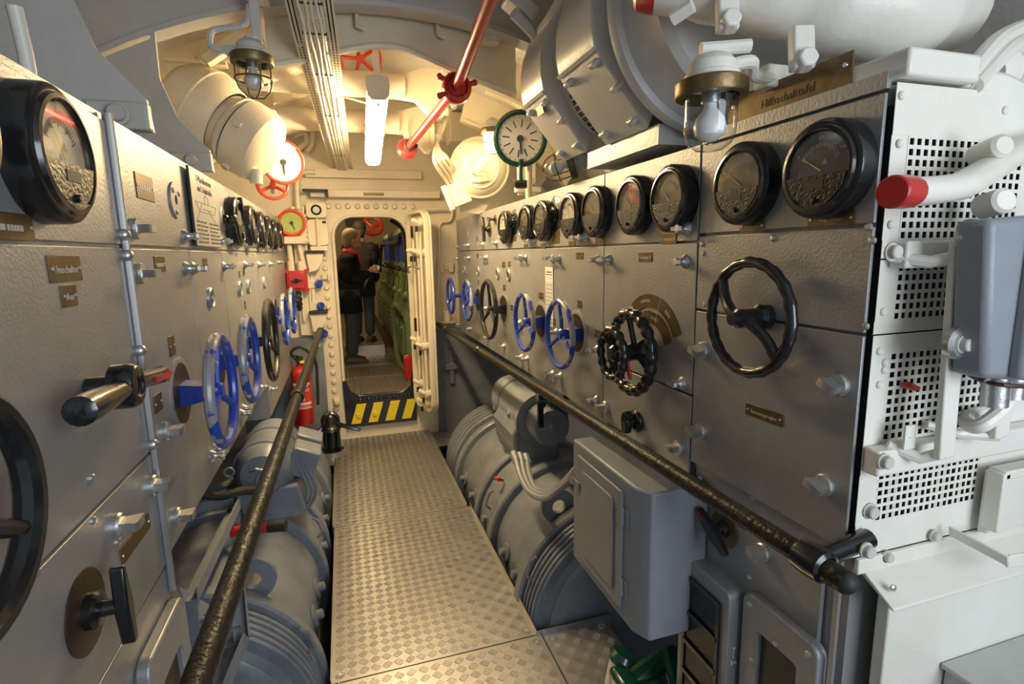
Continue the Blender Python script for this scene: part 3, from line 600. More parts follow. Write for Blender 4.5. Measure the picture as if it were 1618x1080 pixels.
pointer(lB, pl(352, 346, .008), .035, .05, BLACK, 1.5, False, PANEL); pointer(lB, pl(362, 322, .008), .03, .035, BLACK, .3, False, BLACK); pointer(lB, pl(365, 372, .008), .03, .04, BLACK, 1.3, False, BLACK)
# ---- third left cabinet, reaching lower
lC = thing('switchboard_cabinet', (-.7, 4.1, .74), 'deep grey switchboard cabinet at the bulkhead next to the red switch box', 'cabinet')
obj('cabinet_body', MB().box((-.712, 4.10, 1.365), (.484, 1.535, 1.25)), PANEL, lC)
pane(lC, PL, 3.335, 4.865, 1.712, 1.975); pane(lC, PL, 3.335, 3.95, .75, 1.708); pane(lC, PL, 3.955, 4.865, .75, 1.708)
for Y in (3.45, 3.78, 4.10, 4.42): gauge(lC, PL(Y, 1.835, .008), R=.105, marks='A', needle=.2+Y % .9)
for p in ((412, 390), (433, 394), (407, 418), (425, 417), (438, 414), (450, 414), (427, 615), (409, 612)): knob(lC, pl(*p, .008))
ringind(lC, pl(416, 446, .008), .036)
handwheel(lC, PL(3.55, 1.30, .008), .15, .10, BLUE_L, BLUE, a0=PI+.5); handwheel(lC, PL(4.0, 1.31, .008), .15, .11, BLUE_L, BLUE, a0=PI+.5)
w = obj('knurled_knob', MB().torus(.065, .02, 40, 8, None, lambda i: .017+.005*(i % 4 < 2)).disc(.06, -.01, .01), BLACK, lC, PL(4.45, 1.345, .13))
obj('wheel_shaft', MB().cyl((0, 0, -.12), (0, 0, 0), .014), BLACK, w, PL(4.45, 1.345, .13))
# instruction board on the left switchboard
ib = thing('instruction_board', (XL+.01, 2.17, 1.72), 'white printed instruction board reading E-Maschinenraum mit E-Schalttafeln on the left switchboard', 'sign')
Mi = PL(2.178, 1.847, .018)
obj('board_sheet', MB().box((0, 0, .003), (.375, .25, .006)), BOARD, ib, Mi); obj('board_edge', MB().box((-.19, 0, .003), (.006, .252, .007)), INK, ib, Mi)
inst('lettering', text_mesh('E-Maschinenraum', .030), INK, ib, Mi @ T(0, .098, .0063)); inst('lettering', text_mesh('mit E-Schalttafeln', .030), INK, ib, Mi @ T(0, .066, .0063))
m = MB()
for a, b in (((-.15, .02), (.15, .02)), ((-.15, .02), (-.10, -.01)), ((-.10, -.01), (.12, -.01)), ((.12, -.01), (.15, .02)), ((-.02, .02), (-.02, .045)), ((-.02, .045), (.03, .045)), ((.03, .045), (.03, .02)), ((.0, .045), (.0, .055)), ((-.06, .0), (.09, .0)), ((-.06, .02), (-.16, -.05)), ((.02, .0), (.16, -.05))):
    m.tube([(a[0], a[1], .0062), (b[0], b[1], .0062)], .0009, 4)
obj('boat_drawing', m, INK, ib, Mi)
m = MB()
for i in range(6):
    for c in (-.09, .09):
        x = c-.07
        for k in range(3): L = random.uniform(.03, .055); m.box((x+L/2, -.045-i*.0135, .0063), (L, .006, .0005)); x += L+.008
        x = 0
obj('printed_lines', m, INK, ib, Mi)
# ================================================================ white perforated end wall of the right switchboard
YP = .790
ew = thing('end_casing', (1.3, .79, .3), 'white perforated end casing of the right switchboard with grey junction box', 'casing')
def perforated(par, x0, x1, z0, z1, grids, y=YP, th=.0012):
    """sheet between x0..x1, z0..z1 with square holes; grids = (gx0, gx1, gz0, gz1, nx, nz)"""
    m = MB(); cuts_z = sorted({z0, z1}|{g[2] for g in grids}|{g[3] for g in grids})
    vs = []; fs = []
    def quad(a, b, c, d):
        k = len(vs); vs.extend([(a, y, c), (b, y, c), (b, y, d), (a, y, d)]); fs.append((k, k+1, k+2, k+3))
    for za, zb in zip(cuts_z, cuts_z[1:]):
        g = [q for q in grids if q[2] <= za+1e-6 and q[3] >= zb-1e-6]
        if not g: quad(x0, x1, za, zb); continue
        gx0, gx1, gz0, gz1, nx, nz = g[0]
        quad(x0, gx0, za, zb); quad(gx1, x1, za, zb)
        px, pz = (gx1-gx0)/nx, (zb-za)/nz
        for j in range(nz):
            c = za+j*pz
            quad(gx0, gx1, c, c+pz*.19); quad(gx0, gx1, c+pz*.81, c+pz)
            for i in range(nx):
                a = gx0+i*px; quad(a, a+px*.21, c+pz*.19, c+pz*.81); quad(a+px*.79, a+px, c+pz*.19, c+pz*.81)
    m.add(vs, fs); o = obj('perforated_sheet', m, WHITE, par, smooth=0)
    s = o.modifiers.new('thickness', 'SOLIDIFY'); s.thickness = th; s.offset = 1
    return o
perforated(ew, 1.003, 1.62, 1.655, 1.978, [(1.045, 1.375, 1.69, 1.885, 17, 10)])
perforated(ew, 1.003, 1.62, 1.505, 1.652, [(1.05, 1.375, 1.53, 1.645, 17, 6)])
perforated(ew, 1.003, 1.62, 1.02, 1.502, [(1.055, 1.365, 1.275, 1.465, 16, 10), (1.055, 1.365, 1.093, 1.205, 17, 6)])
obj('casing_core', MB().box((1.312, .8015, 1.48), (.61, .009, .92)), DARK, ew)  # near-black sheet that paints the shade of the hollow behind the holes
for x, z in ((1.015, 1.955), (1.022, 1.87), (1.02, 1.72), (1.30, 1.945), (1.022, 1.55), (1.022, 1.47), (1.03, 1.4), (1.04, 1.43), (1.04, 1.445)): inst('screw', cached('painted_screw', m_screw), WHITE, ew, MVat(YP-.002) @ T(x, z, 0))
obj('top_lip', MB().box((1.09, .86, 2.008), (.185, .19, .05)), WHITE, ew, bevel=.006)
obj('top_lip', MB().box((1.01, 1.02, 2.012), (.03, .26, .042)), WHITE, ew, bevel=.004)
obj('roof_plate', MB().prism([(1.18, 1.985), (1.62, 1.90), (1.62, 1.95), (1.30, 2.02), (1.18, 2.02)], -.25, 0, MVat(YP)), WHITE, ew, bevel=.01)
# cross bars and mounting frame
obj('cross_bar', MB().box((1.12, YP-.022, 1.662), (.20, .035, .052)), WHITE, ew, bevel=.005)
obj('cross_bar', MB().box((1.30, YP-.022, 1.245), (.60, .035, .055)), WHITE, ew, bevel=.005)
def flat(p0, p1, w_, th): 
    d = Vector(p1)-Vector(p0); return MB().box((0, 0, d.length/2), (w_, th, d.length), frame(p0, d, (0, 1, 0)))
YF = .70
pa, pb = aY(1515, 405, YF), aY(1492, 715, YF)
up = obj('mounting_upright', flat(pb+Vector((0, 0, -.01)), pa+Vector((0, 0, .03)), .042, .014), WHITE, ew, bevel=.003)
obj('mounting_foot', MB().tube([pb+Vector((-.0, 0, .0)), pb+Vector((-.02, .03, -.02)), pb+Vector((-.06, .07, -.0))], .012, 8), WHITE, up)
obj('mounting_foot', MB().tube([pa+Vector((-.0, 0, .0)), pa+Vector((-.03, .03, -.01)), pa+Vector((-.06, .075, -.0))], .012, 8), WHITE, up)
pa2, pb2 = aY(1585, 600, YF), aY(1578, 690, YF)
obj('mounting_upright', flat(pb2, pa2+Vector((0, 0, .03)), .042, .014), WHITE, ew, bevel=.003)
obj('mounting_foot', MB().tube([pb2, pb2+Vector((-.05, .04, .0)), pb2+Vector((-.10, .075, .015))], .010, 8), WHITE, ew)
pt = aY(1437, 690, YF+.04); obj('tab_bracket', MB().box((0, 0, 0), (.03, .005, .05), T(pt)).disc(.003, .0026, .004, 10, T(pt) @ RX(PI/2)), WHITE, ew, bevel=.002)
for x, y in ((1407, 398), (1395, 728), (1372, 806), (1367, 868)): 
    p = aY(x, y, YP-.04); inst('bolt', hexnut, WHITE, ew, frame(p, (0, -1, 0)) @ Matrix.Scale(.62, 4))
# grey cast junction box
jb = obj('junction_box', MB().prism([(lambda v: (v.x, v.z))(aY(x_, y_, .625)) for x_, y_ in ((1562, 600), (1760, 610), (1760, 330), (1572, 345))], 0, .06, MVat(.69)), BOXGREY, ew, bevel=.012)
for x, y in ((1541, 372), (1518, 543)):
    p = aY(x, y, .672); obj('box_lug', MB().disc(.03, -.014, .004, 20, frame(p, (0, -1, 0)), .006), ALU, jb); inst('bolt', hexnut, ALU, jb, frame(p+Vector((0, -.002, 0)), (0, -1, 0)) @ Matrix.Scale(.6, 4)); obj('lug_arm', MB().box((.03, .01, 0), (.07, .02, .045), T(p)), BOXGREY, jb, bevel=.008)
obj('box_cover', MB().box((aY(1625, 470, .62).x+.03, .622, 1.57), (.08, .03, .26)), BOXGREY, jb, bevel=.01)
p0, p1 = aY(1575, 585, YF-.03), aY(1570, 640, YF-.03)
obj('cable_gland', MB().cyl(p0, p1, .022), ALU, jb); p0 = aY(1603, 580, YF-.03); obj('cable_gland', MB().cyl(p0, p0+Vector((0, 0, -.06)), .022), ALU, jb)
# white tube with red end
tb = thing('white_tube', aD(1590, 270, .95), 'thick bent white tube with a bright red end cap beside the perforated sheet', 'pipe')
pp = smoothpath([aD(1437, 303, .86), aD(1480, 300, .90), aD(1520, 292, .94), aD(1560, 270, 1.0), aD(1620, 235, 1.06), aD(1700, 225, 1.1)], 5)
obj('tube_body', MB().tube(pp, [.0235]*10+[.026]*(len(pp)-10), 16), WHITE, tb)
q0, q1 = aD(1440, 303, .865), aD(1409, 303, .838); d = (q1-q0); obj('red_cap', MB().lathe([(.0245, 0), (.0255, .006), (.0265, .02), (.026, d.length*.95), (.0235, d.length), (0, d.length)], 22, frame(q0, d)), RED, tb)
p = aD(1565, 238, 1.0); obj('tube_clamp', MB().disc(.022, -.03, .03, 16, frame(p, fwd*-1), .006), WHITE, tb); p = aD(1575, 320, 1.0); obj('tube_clamp', MB().disc(.024, -.03, .02, 16, frame(p, fwd*-1), .006), WHITE, tb)
cb = thing('white_cable', aY(1590, 660, .72), 'white sheathed cable looping under the grey junction box', 'cable')
obj('cable_sheath', MB().tube(smoothpath([aY(1600, 622, YF-.02), aY(1580, 650, YF-.02), aY(1548, 673, YF-.01), aY(1527, 668, YF+.03), aY(1535, 655, YF+.06), aY(1570, 650, YF+.07)], 6), .0145, 10), WHITE, cb)
wr = thing('brown_wire', aY(1550, 600, .7), 'thin twisted brown wire hanging from the grey junction box', 'wire')
obj('wire_strand', MB().tube(smoothpath([aY(1518, 568, YF-.005), aY(1530, 590, YF-.01), aY(1555, 602, YF-.02), aY(1585, 608, YF-.06), aY(1640, 612, YF-.07)], 5), .004, 6), mat('brown_wire', (.06, .03, .02), .5), wr)
tg = thing('red_tag', aY(1440, 612, .78), 'small red plastic tag stuck in the perforated sheet', 'tag')
q = aY(1438, 610, YP-.012); obj('tag_body', MB().tube([q+Vector((-.018, 0, .004)), q+Vector((-.008, 0, .003)), q, q+Vector((.012, 0, -.004)), q+Vector((.022, -.004, -.006))], [.006, .0085, .006, .0075, .003], 10), RED, tg)
# lower white housing with shelf and strap handle
hs = thing('white_housing', (1.35, .75, .3), 'smooth white lower housing with a strap handle under the perforated casing', 'housing')
obj('housing_front', MB().box((1.36, .755, .47), (.60, .03, .93)), WHITE, hs, bevel=.004)
obj('housing_shelf', MB().prism([(.0, 0), (.075, -.045), (.075, -.052), (.0, -.012)], -.30, .30, T(1.335, YP, .985) @ Matrix(((0, 0, 1, 0), (-1, 0, 0, 0), (0, 1, 0, 0), (0, 0, 0, 1)))), WHITE, hs, bevel=.002)
obj('housing_flange', MB().box((1.32, YP-.005, 1.0), (.62, .012, .035)), WHITE, hs, bevel=.003)
q0, q1, q2 = aY(1500, 838, .77), aY(1592, 886, .66), aY(1640, 880, .66)
obj('strap_handle', flat(q0, q1+(q1-q0)*.02, .006, .028), WHITE, hs, bevel=.002); obj('strap_end', flat(q1, q2, .028, .006), WHITE, hs, bevel=.002)
obj('upper_plate', MB().box((1.50, .765, 1.10), (.28, .02, .15)), WHITE, hs, bevel=.004); obj('upper_plate_rib', MB().box((1.365, .75, 1.11), (.022, .035, .14)).box((1.50, .75, 1.175), (.28, .035, .02)), WHITE, hs, bevel=.003)
for x, y in ((1410, 928),): inst('screw', cached('screw', m_screw), ALU, hs, frame(aY(x, y, .739), (0, -1, 0)))
for x, y in ((1400, 878), (1475, 845), (1575, 815), (1590, 793)): inst('bolt', hexnut, WHITE, hs, frame(aY(x, y, .782), (0, -1, 0)) @ Matrix.Scale(.5, 4))
STEP = mat('pale_green_grey', (.50, .52, .50), .45, var=(12, (.44, .46, .43)))
stp = thing('grey_step_box', (1.4, .55, .3), 'light grey metal box standing against the white housing', 'box')
obj('step_top', MB().box((1.535, .60, .738), (.60, .275, .012)), STEP, stp, bevel=.002); obj('step_body', MB().box((1.54, .602, .36), (.585, .265, .74)), STEP, stp)
st2 = thing('white_rod_stub', (-.55, 1.32, 2.0), 'short white rod stub standing on top of the near left switchboard', 'rod'); obj('rod_body', MB().tube([(-.55, 1.325, 1.97), (-.55, 1.322, 2.07), (-.551, 1.31, 2.15)], .013, 12), WHITE, st2)
# ================================================================ overhead
# ---- fluorescent fitting
A, B = aY(597, 138, 2.72), aY(589, 249, 3.95)
fl = thing('fluorescent_lamp', A, 'lit fluorescent ceiling lamp hanging on a cream post before the hatch', 'lamp')
L = (B-A).length; Mf = frame(A, B-A)
obj('lamp_housing', MB().prism([(-.050, .0), (.050, .0), (.040, .045), (-.040, .045)], 0, L, Mf), CREAM, fl, bevel=.004)
obj('lamp_diffuser', MB().prism([(-.052, .0), (-.046, -.036), (-.03, -.052), (.03, -.052), (.046, -.036), (.052, .0)], .012, L, Mf), TUBE, fl, bevel=.006)
obj('end_cap', MB().prism([(-.054, .012), (-.05, -.036), (-.032, -.054), (.032, -.054), (.05, -.036), (.054, .012), (.05, .05), (-.05, .05)], -.012, .012, Mf), CREAM, fl, bevel=.003)
obj('lamp_tube', MB().tube([Mf @ Vector((0, -.0535, .03)), Mf @ Vector((0, -.0535, .08))], .008, 8), BULB, fl)
q = Mf @ Vector((0, .04, .02)); obj('hanger_post', MB().box((0, 0, .14), (.030, .010, .28), T(q)), CREAM, fl); obj('post_foot', MB().disc(.025, .0, .02, 16, T(q)), CREAM, fl)
for k in range(6):
    for s in (-1, 1): obj('diffuser_clip', MB().box((s*.051, -.004, .1+k*.2*L/1.25), (.006, .018, .018), Mf), CREAM, fl)
# ---- cable tray
ct = thing('cable_tray', aY(500, 80, 2.5), 'perforated cream cable tray with a bundle of cables running along the ceiling', 'cable tray')
path = smoothpath([aY(478, -70, 2.0), aY(488, 0, 2.2), aY(503, 80, 2.5), aY(522, 180, 3.4), aY(540, 262, 4.85), aY(548, 279, 4.985)], 6)
side = Vector((1, 0, 0))
for s in (-1, 1):
    m = MB(); vs = []; fs = []
    for p in path: vs += [tuple(p+side*s*.084+Vector((0, 0, .004))), tuple(p+side*s*.048+Vector((0, 0, .004))), tuple(p+side*s*.048+Vector((0, 0, .008))), tuple(p+side*s*.084+Vector((0, 0, .008)))]
    for i in range(len(path)-1):
        for j in range(4): fs.append((i*4+j, i*4+(j+1) % 4, i*4+4+(j+1) % 4, i*4+4+j))
    r_ = obj('tray_rail', m.add(vs, fs), CREAM, ct)
    hm = MB()
    for i in range(len(path)-1):
        n = 4
        for k in range(n):
            c = path[i].lerp(path[i+1], (k+.5)/n); d = (path[i+1]-path[i]).normalized()
            for o in (.059, .073): hm.box((0, 0, 0), (.005, .002, .012), frame(c+side*s*o+Vector((0, 0, .0035)), d, (0, 0, 1)))
    h = obj('rail_slots', hm, DARK, r_, smooth=0); h['kind'] = 'stuff'
for k in range(8):
    o = (k-3.5)*.0105; dz = -.004 if k % 2 else -.010
    obj('cable', MB().tube([p+side*(o+.003*math.sin(i*.9+k))+Vector((0, 0, dz)) for i, p in enumerate(path)], .0062, 6), CREAM if k % 3 else DIALWHITE, ct)
for i in range(2, len(path)-1, 2):
    p = path[i]; d = (path[i+1]-path[i-1]).normalized(); obj('cable_tie', MB().box((0, 0, 0), (.09, .010, .006), frame(p+Vector((0, 0, -.008)), d, (0, 0, 1))), RUBBER if i % 4 else CREAM, ct)
g0, g1 = aY(472, 72, 2.47), aY(528, 58, 2.47); gt = aY(462, 20, 2.47)
obj('tray_hanger', MB().tube([gt, g0, g1, aY(524, 20, 2.47)], .008, 6), DUCT, ct)
br = thing('branch_cable', aY(540, 150, 3.3), 'pair of thin cream cables branching from the tray to the fluorescent lamp', 'cable')
obj('cable_strand', MB().tube(smoothpath([aY(521, 137, 3.1), aY(535, 150, 3.1), aY(555, 156, 3.05), aY(581, 163, 2.98)], 5), .006, 6), CREAM, br)
# ---- red control rod with universal joint
rr = thing('red_control_rod', aY(720, 140, 2.55), 'glossy red control shaft with a round universal joint slanting down from the ceiling', 'control rod')
r0, r1, r2 = aY(782, -20, 1.7), aY(721, 140, 2.56), aY(646, 231, 3.84)
obj('shaft', MB().cyl(r0, r1, .024), RED, rr); obj('shaft', MB().cyl(r1+(r2-r1)*.02, r2, .024), RED, rr)
dj = (r0-r1).normalized()
jo = obj('universal_joint', MB().lathe([(0, -.02), (.062, -.02), (.068, -.01), (.068, .02), (.06, .035), (.05, .04), (.04, .03), (0, .03)], 28, frame(r1, dj)), RED, rr)
for a in (.3, 1.0, 2.6, 3.6): obj('joint_lug', MB().cyl((0, 0, .01), (.088*math.cos(a), .088*math.sin(a), .012), .012).sph((.088*math.cos(a), .088*math.sin(a), .012), .015, 10, 6), RED, jo, frame(r1, dj))
eb = aY(643, 236, 3.88); obj('gear_hanger', MB().box((0, .02, .09), (.03, .012, .16), T(eb)), CREAM, rr); obj('end_gear', MB().lathe([(0, -.05), (.04, -.04), (.065, -.01), (.07, .015), (.058, .04), (.03, .048), (0, .048)], 20, frame(eb, (0, -1, .2))), RED, rr)
obj('clamp', MB().torus(.028, .010, 20, 8, frame(r2+(r1-r2)*.02, r1-r2)).box((.04, 0, 0), (.03, .02, .03), frame(r2+(r1-r2)*.02, r1-r2)), RUBBER, rr)
# ---- bulkhead lamps
def cage_lamp(M, s, label, lit=False, cage=True, brass=BRONZE, dome=.135, conduit=None, cat='lamp', glassR=.056):
    t = thing('bulkhead_lamp', M.translation, label, cat); M = M @ Matrix.Scale(s, 4)
    obj('lamp_cap', MB().lathe([(.058, .0), (.058, .022), (.052, .026), (.05, .045), (.036, .06), (.022, .064), (.02, .075), (0, .077)], 28), WHITE if not cage else DUCT, t, M)
    obj('brass_ring', MB().lathe([(.058, -.022), (.074, -.022), (.076, -.018), (.076, .006), (.072, .010), (.058, .010)], 36), brass, t, M)
    obj('lamp_glass', MB().lathe([(glassR, -.01), (glassR, -.08), (glassR*.96, -dome*.72), (glassR*.8, -dome*.88), (glassR*.5, -dome*.97), (0, -dome)], 28), LITGLASS if lit else LAMPGLASS, t, M)
    if not lit:
        b = obj('light_bulb', MB().lathe([(.012, -.03), (.014, -.045), (.030, -.065), (.035, -.082), (.030, -.1), (.015, -.112), (0, -.115)], 20), BULB, t, M)
        obj('bulb_socket', MB().lathe([(0, .0), (.02, .0), (.02, -.035), (0, -.035)], 16), ALU, b, M)
    if cage:
        gm = MB().torus(glassR+.010, .0035, 30, 6, T(0, 0, -.075))
        for k in range(4):
            a = k*PI/2+.5; c_, s_ = math.cos(a), math.sin(a); R_ = glassR+.010
            gm.tube([(R_*c_, R_*s_, -.01), (R_*c_, R_*s_, -.085), (R_*.85*c_, R_*.85*s_, -dome*.85), (R_*.45*c_, R_*.45*s_, -dome*1.02), (0, 0, -dome*1.05)], .0032, 6)
        obj('wire_cage', gm, BRONZE, t, M)
    return t
P = aD(398, 92, 2.0); t = cage_lamp(T(P), 1.0, 'unlit caged bulkhead lamp with bronze collar hanging over the left switchboard')
obj('conduit', MB().tube(smoothpath([P+Vector((-.05, 0, .02)), P+Vector((-.10, 0, .018)), P+Vector((-.135, 0, .035)), P+Vector((-.12, 0, .085)), P+Vector((-.05, 0, .10)), P+Vector((-.01, .0, .12)), P+Vector((0, .05, .20))], 5), .011, 8), DUCT, t)
obj('lamp_bracket', MB().box((.02, .04, .15), (.035, .012, .17), T(P)).box((.03, .06, .235), (.08, .12, .012), T(P)), DUCT, t, bevel=.004); obj('conduit_gland', MB().cyl(P+Vector((-.04, 0, .02)), P+Vector((-.085, 0, .02)), .020, n=8), DUCT, t)
P = aD(1124, 137, 1.15); t = cage_lamp(T(P), 1.0, 'clear glass bulkhead lamp without cage in front of the brass sign', cage=False, brass=BRASS)
obj('lamp_arm', MB().tube(smoothpath([P+Vector((.045, -.01, .045)), P+Vector((.085, -.02, .05)), P+Vector((.125, .02, .04)), P+Vector((.21, .05, .045))], 5), .014, 10).box((.24, .06, .05), (.12, .05, .05), T(P)), WHITE, t, bevel=.006)
obj('lamp_lug', MB().tube([P+Vector((-.03, 0, .072)), P+Vector((.07, -.03, .078))], .014, 10), WHITE, t)
P = aD(778, 206, 3.35); t = cage_lamp(T(P), 1.0, 'lit caged bulkhead lamp half hidden behind the green rimmed telegraph', lit=True, brass=BRASS)
P = aD(905, 256, 2.35); cage_lamp(T(P) @ RY(1.25) @ RX(.5), .95, 'unlit caged bulkhead lamp under the big grey blower', brass=BRONZE)
P = aD(424, 190, 3.55); cage_lamp(T(P), .9, 'lit bulkhead lamp behind the white siren drum', lit=True, cage=True)
# ---- left white drum (siren)
A, B = aY(308, 168, 2.95), aY(402, 228, 2.95); B.y -= .06
sd = thing('siren_drum', A, 'cream painted tilted drum with rounded cover above the left switchboard', 'machine')
d = B-A; Md = frame(A, d); k = d.length
obj('drum_cover', MB().lathe([(0, -.12), (.08, -.115), (.15, -.085), (.19, -.03), (.2, .03), (.2, .045), (.205, .05), (.205, .06), (.2, .065), (.197, .10), (.18, .145), (.165, .165)], 40, Md), CREAM, sd)
obj('drum_neck', MB().lathe([(.15, .16), (.15, .20), (.165, .20), (.17, .215), (.155, .225)], 40, Md), CREAM, sd); obj('dark_gap', MB().lathe([(.13, .15), (.147, .17), (.147, .24), (.13, .25)], 36, Md), SEAM, sd)
obj('drum_tail', MB().lathe([(.168, .235), (.175, .24), (.175, .32), (.165, .36), (.14, .375), (0, .378)], 40, Md), CREAM, sd)
obj('drum_bracket', MB().tube([Md @ Vector((0, .15, -.02)), A+Vector((.02, .05, .22)), A+Vector((.25, .1, .26))], .02, 8).box((.02, .03, .2), (.26, .05, .02), T(A)), CREAM, sd, bevel=.004)
for a_ in (1.2, 2.9, 4.2, 5.6): obj('drum_bolt', MB().disc(.018, .16, .19, 10, Md @ T(0, 0, .28) @ RZ(a_) @ RY(PI/2)), CREAM, sd)
obj('drum_spout', MB().cyl(aY(405, 268, 2.85), aY(405, 290, 2.85), .028), CREAM, sd)
# ---- big grey blower above the right switchboard
bl = thing('ventilation_blower', (1.1, 1.6, 2.0), 'big pale grey blower with bolted cover plates lying above the right switchboard', 'machine')
BX, BZ = 1.1, 2.365
Mb = T(BX, 0, BZ) @ Matrix(((1, 0, 0, 0), (0, 0, 1, 0), (0, -1, 0, 0), (0, 0, 0, 1)))   # local z -> +Y , local y -> -Z
obj('blower_body', MB().lathe([(0, 1.27), (.29, 1.27), (.31, 1.29), (.315, 1.42), (.325, 1.44), (.325, 1.48), (.305, 1.50), (.295, 1.54), (.295, 1.90), (.27, 1.93), (.27, 2.20), (.25, 2.28), (0, 2.28)], 56, Mb), DUCT, bl)
obj('blower_flange', MB().lathe([(.31, 1.43), (.34, 1.435), (.345, 1.45), (.345, 1.47), (.33, 1.49), (.30, 1.50)], 56, Mb), DUCT, bl)
def cover(y0, y1, R_):
    pts = []
    for a in range(95, 196, 10): pts.append((BX+R_*math.cos(math.radians(a)), BZ+R_*math.sin(math.radians(a))))
    a = math.radians(243); pts.append((BX+R_*.98*math.cos(a), BZ+R_*.98*math.sin(a)))
    for a in range(243, 94, -12): pts.append((BX+.24*math.cos(math.radians(a)), BZ+.24*math.sin(math.radians(a))))
    return MB().prism(pts, -y1, -y0, MV)
for y0, y1, R_ in ((1.55, 1.83, .355), (2.0, 2.24, .345)):
    c = obj('blower_cover', cover(y0, y1, R_), DUCT, bl, bevel=.004)
    u = Vector((math.cos(math.radians(195)), 0, math.sin(math.radians(195))))*R_; v_ = Vector((math.cos(math.radians(243)), 0, math.sin(math.radians(243))))*R_*.98
    nrm = Vector((-(v_-u).z, 0, (v_-u).x)).normalized(); nrm = nrm if nrm.x < 0 else -nrm
    obj('cover_seam', MB().box((0, 0, 0), (.012, y1-y0, .012), frame(Vector((BX, (y0+y1)/2, BZ))+u, nrm, (0, 1, 0)) @ RZ(0)), DUCT, c)
    for f_, yy in ((.12, .15), (.12, .85), (.85, .15), (.85, .85), (.45, .06)):
        p = Vector((BX, y0+(y1-y0)*yy, BZ))+u.lerp(v_, f_); obj('cover_clip', MB().cyl(p+nrm*.004+Vector((0, -.018, 0)), p+nrm*.004+Vector((0, .018, 0)), .012).cyl(p-nrm*.01+Vector((0, -.022, 0)), p+nrm*.022+Vector((0, -.022, 0)), .009), DUCT, c)
p = Vector((BX, 2.10, BZ))+Vector((math.cos(math.radians(203)), 0, math.sin(math.radians(203))))*.325
obj('maker_plate', MB().box((0, 0, .012), (.07, .035, .003), frame(p, (-.95, 0, -.3))), PLATE, bl)
m = MB()
for r in range(7):
    for i in range(16):
        a = math.radians(206+i*4.6); p = Vector((BX+.2955*math.cos(a), 1.845+r*.010, BZ+.2955*math.sin(a))); m.box((0, 0, 0), (.003, .018, .003), frame(p, (math.cos(a), 0, math.sin(a)), (0, 1, 0)) @ RZ(PI/2))
v = obj('louvre_slots', m, SEAM, bl, smooth=0); v['kind'] = 'stuff'
obj('blower_lug', MB().disc(.028, -.02, .03, 16, frame((BX-.29, 1.36, BZ+.16), (-1, 0, .4))).box((BX-.30, 1.36, BZ+.10), (.08, .05, .03)), DUCT, bl, bevel=.006)
obj('blower_foot', MB().box((1.10, 1.75, 2.03), (.3, .50, .06)), DUCT, bl)
# ---- white pipes in the upper right corner
wp = thing('white_exhaust_pipe', aD(1300, 20, 1.35), 'thick white painted pipe with red end running above the brass sign', 'pipe')
obj('pipe_body', MB().tube(smoothpath([aD(1045, -38, 1.24), aD(1120, -30, 1.22), aD(1200, -18, 1.21), aD(1300, -5, 1.20), aD(1390, 6, 1.20), aD(1450, 12, 1.23), aD(1490, 16, 1.32)], 4), [.078]*4+[.085]*4+[.095]*4+[.115]*4+[.120]*4+[.105]*4+[.075], 28), WHITE, wp)
e0 = aD(1045, -38, 1.24); e1 = aD(1018, -42, 1.25); obj('red_end', MB().lathe([(.074, -.01), (.08, 0), (.08, .035), (.07, .045), (0, .045)], 28, frame(e0, e1-e0)), RED, wp)
for px in ((1155, 30, 1.14), (1275, 92, 1.10)):
    p = aD(*px); obj('pipe_lug', MB().disc(.022, -.03, .012, 6, frame(p, -fwd)).box((0, .03, -.02), (.045, .09, .03), frame(p, -fwd)), WHITE, wp, bevel=.005)
obj('pipe_strap', MB().tube([aD(1062, 30, 1.17), aD(1095, 8, 1.14)], .016, 8), WHITE, wp)
p2 = thing('bent_white_cable', aD(1560, 90, 1.2), 'pair of bent white cables over the corner of the casing', 'cable')
for dx, dy in ((0, 0), (14, 16)): obj('cable_sheath', MB().tube(smoothpath([aD(1524+dx, 130+dy*.4, 1.05), aD(1548+dx, 95+dy, 1.08), aD(1585+dx, 58+dy, 1.12), aD(1640+dx, 36+dy, 1.18)], 6), .017, 10), WHITE, p2)
p3 = thing('white_pipe_stub', aD(1600, 110, 1.2), 'thick white pipe stub with a raised band beside the bent cables', 'pipe')
obj('pipe_body', MB().tube([aD(1550, 120, 1.16), aD(1585, 112, 1.18), aD(1680, 95, 1.24)], .046, 20), WHITE, p3); obj('pipe_band', MB().torus(.047, .006, 28, 8, frame(aD(1582, 113, 1.18), aD(1680, 95, 1.24)-aD(1582, 113, 1.18))), WHITE, p3)
ub = thing('white_bracket_block', aD(1290, 110, 1.3), 'white painted bracket block between the lamp and the thick pipe', 'bracket')
obj('block_body', MB().box((0, 0, 0), (.14, .09, .12), T(aD(1300, 98, 1.62)) @ RZ(.6)), WHITE, ub, bevel=.012); obj('block_bolt', MB().disc(.02, 0, .02, 6, frame(aD(1275, 92, 1.52), -fwd)), WHITE, ub)
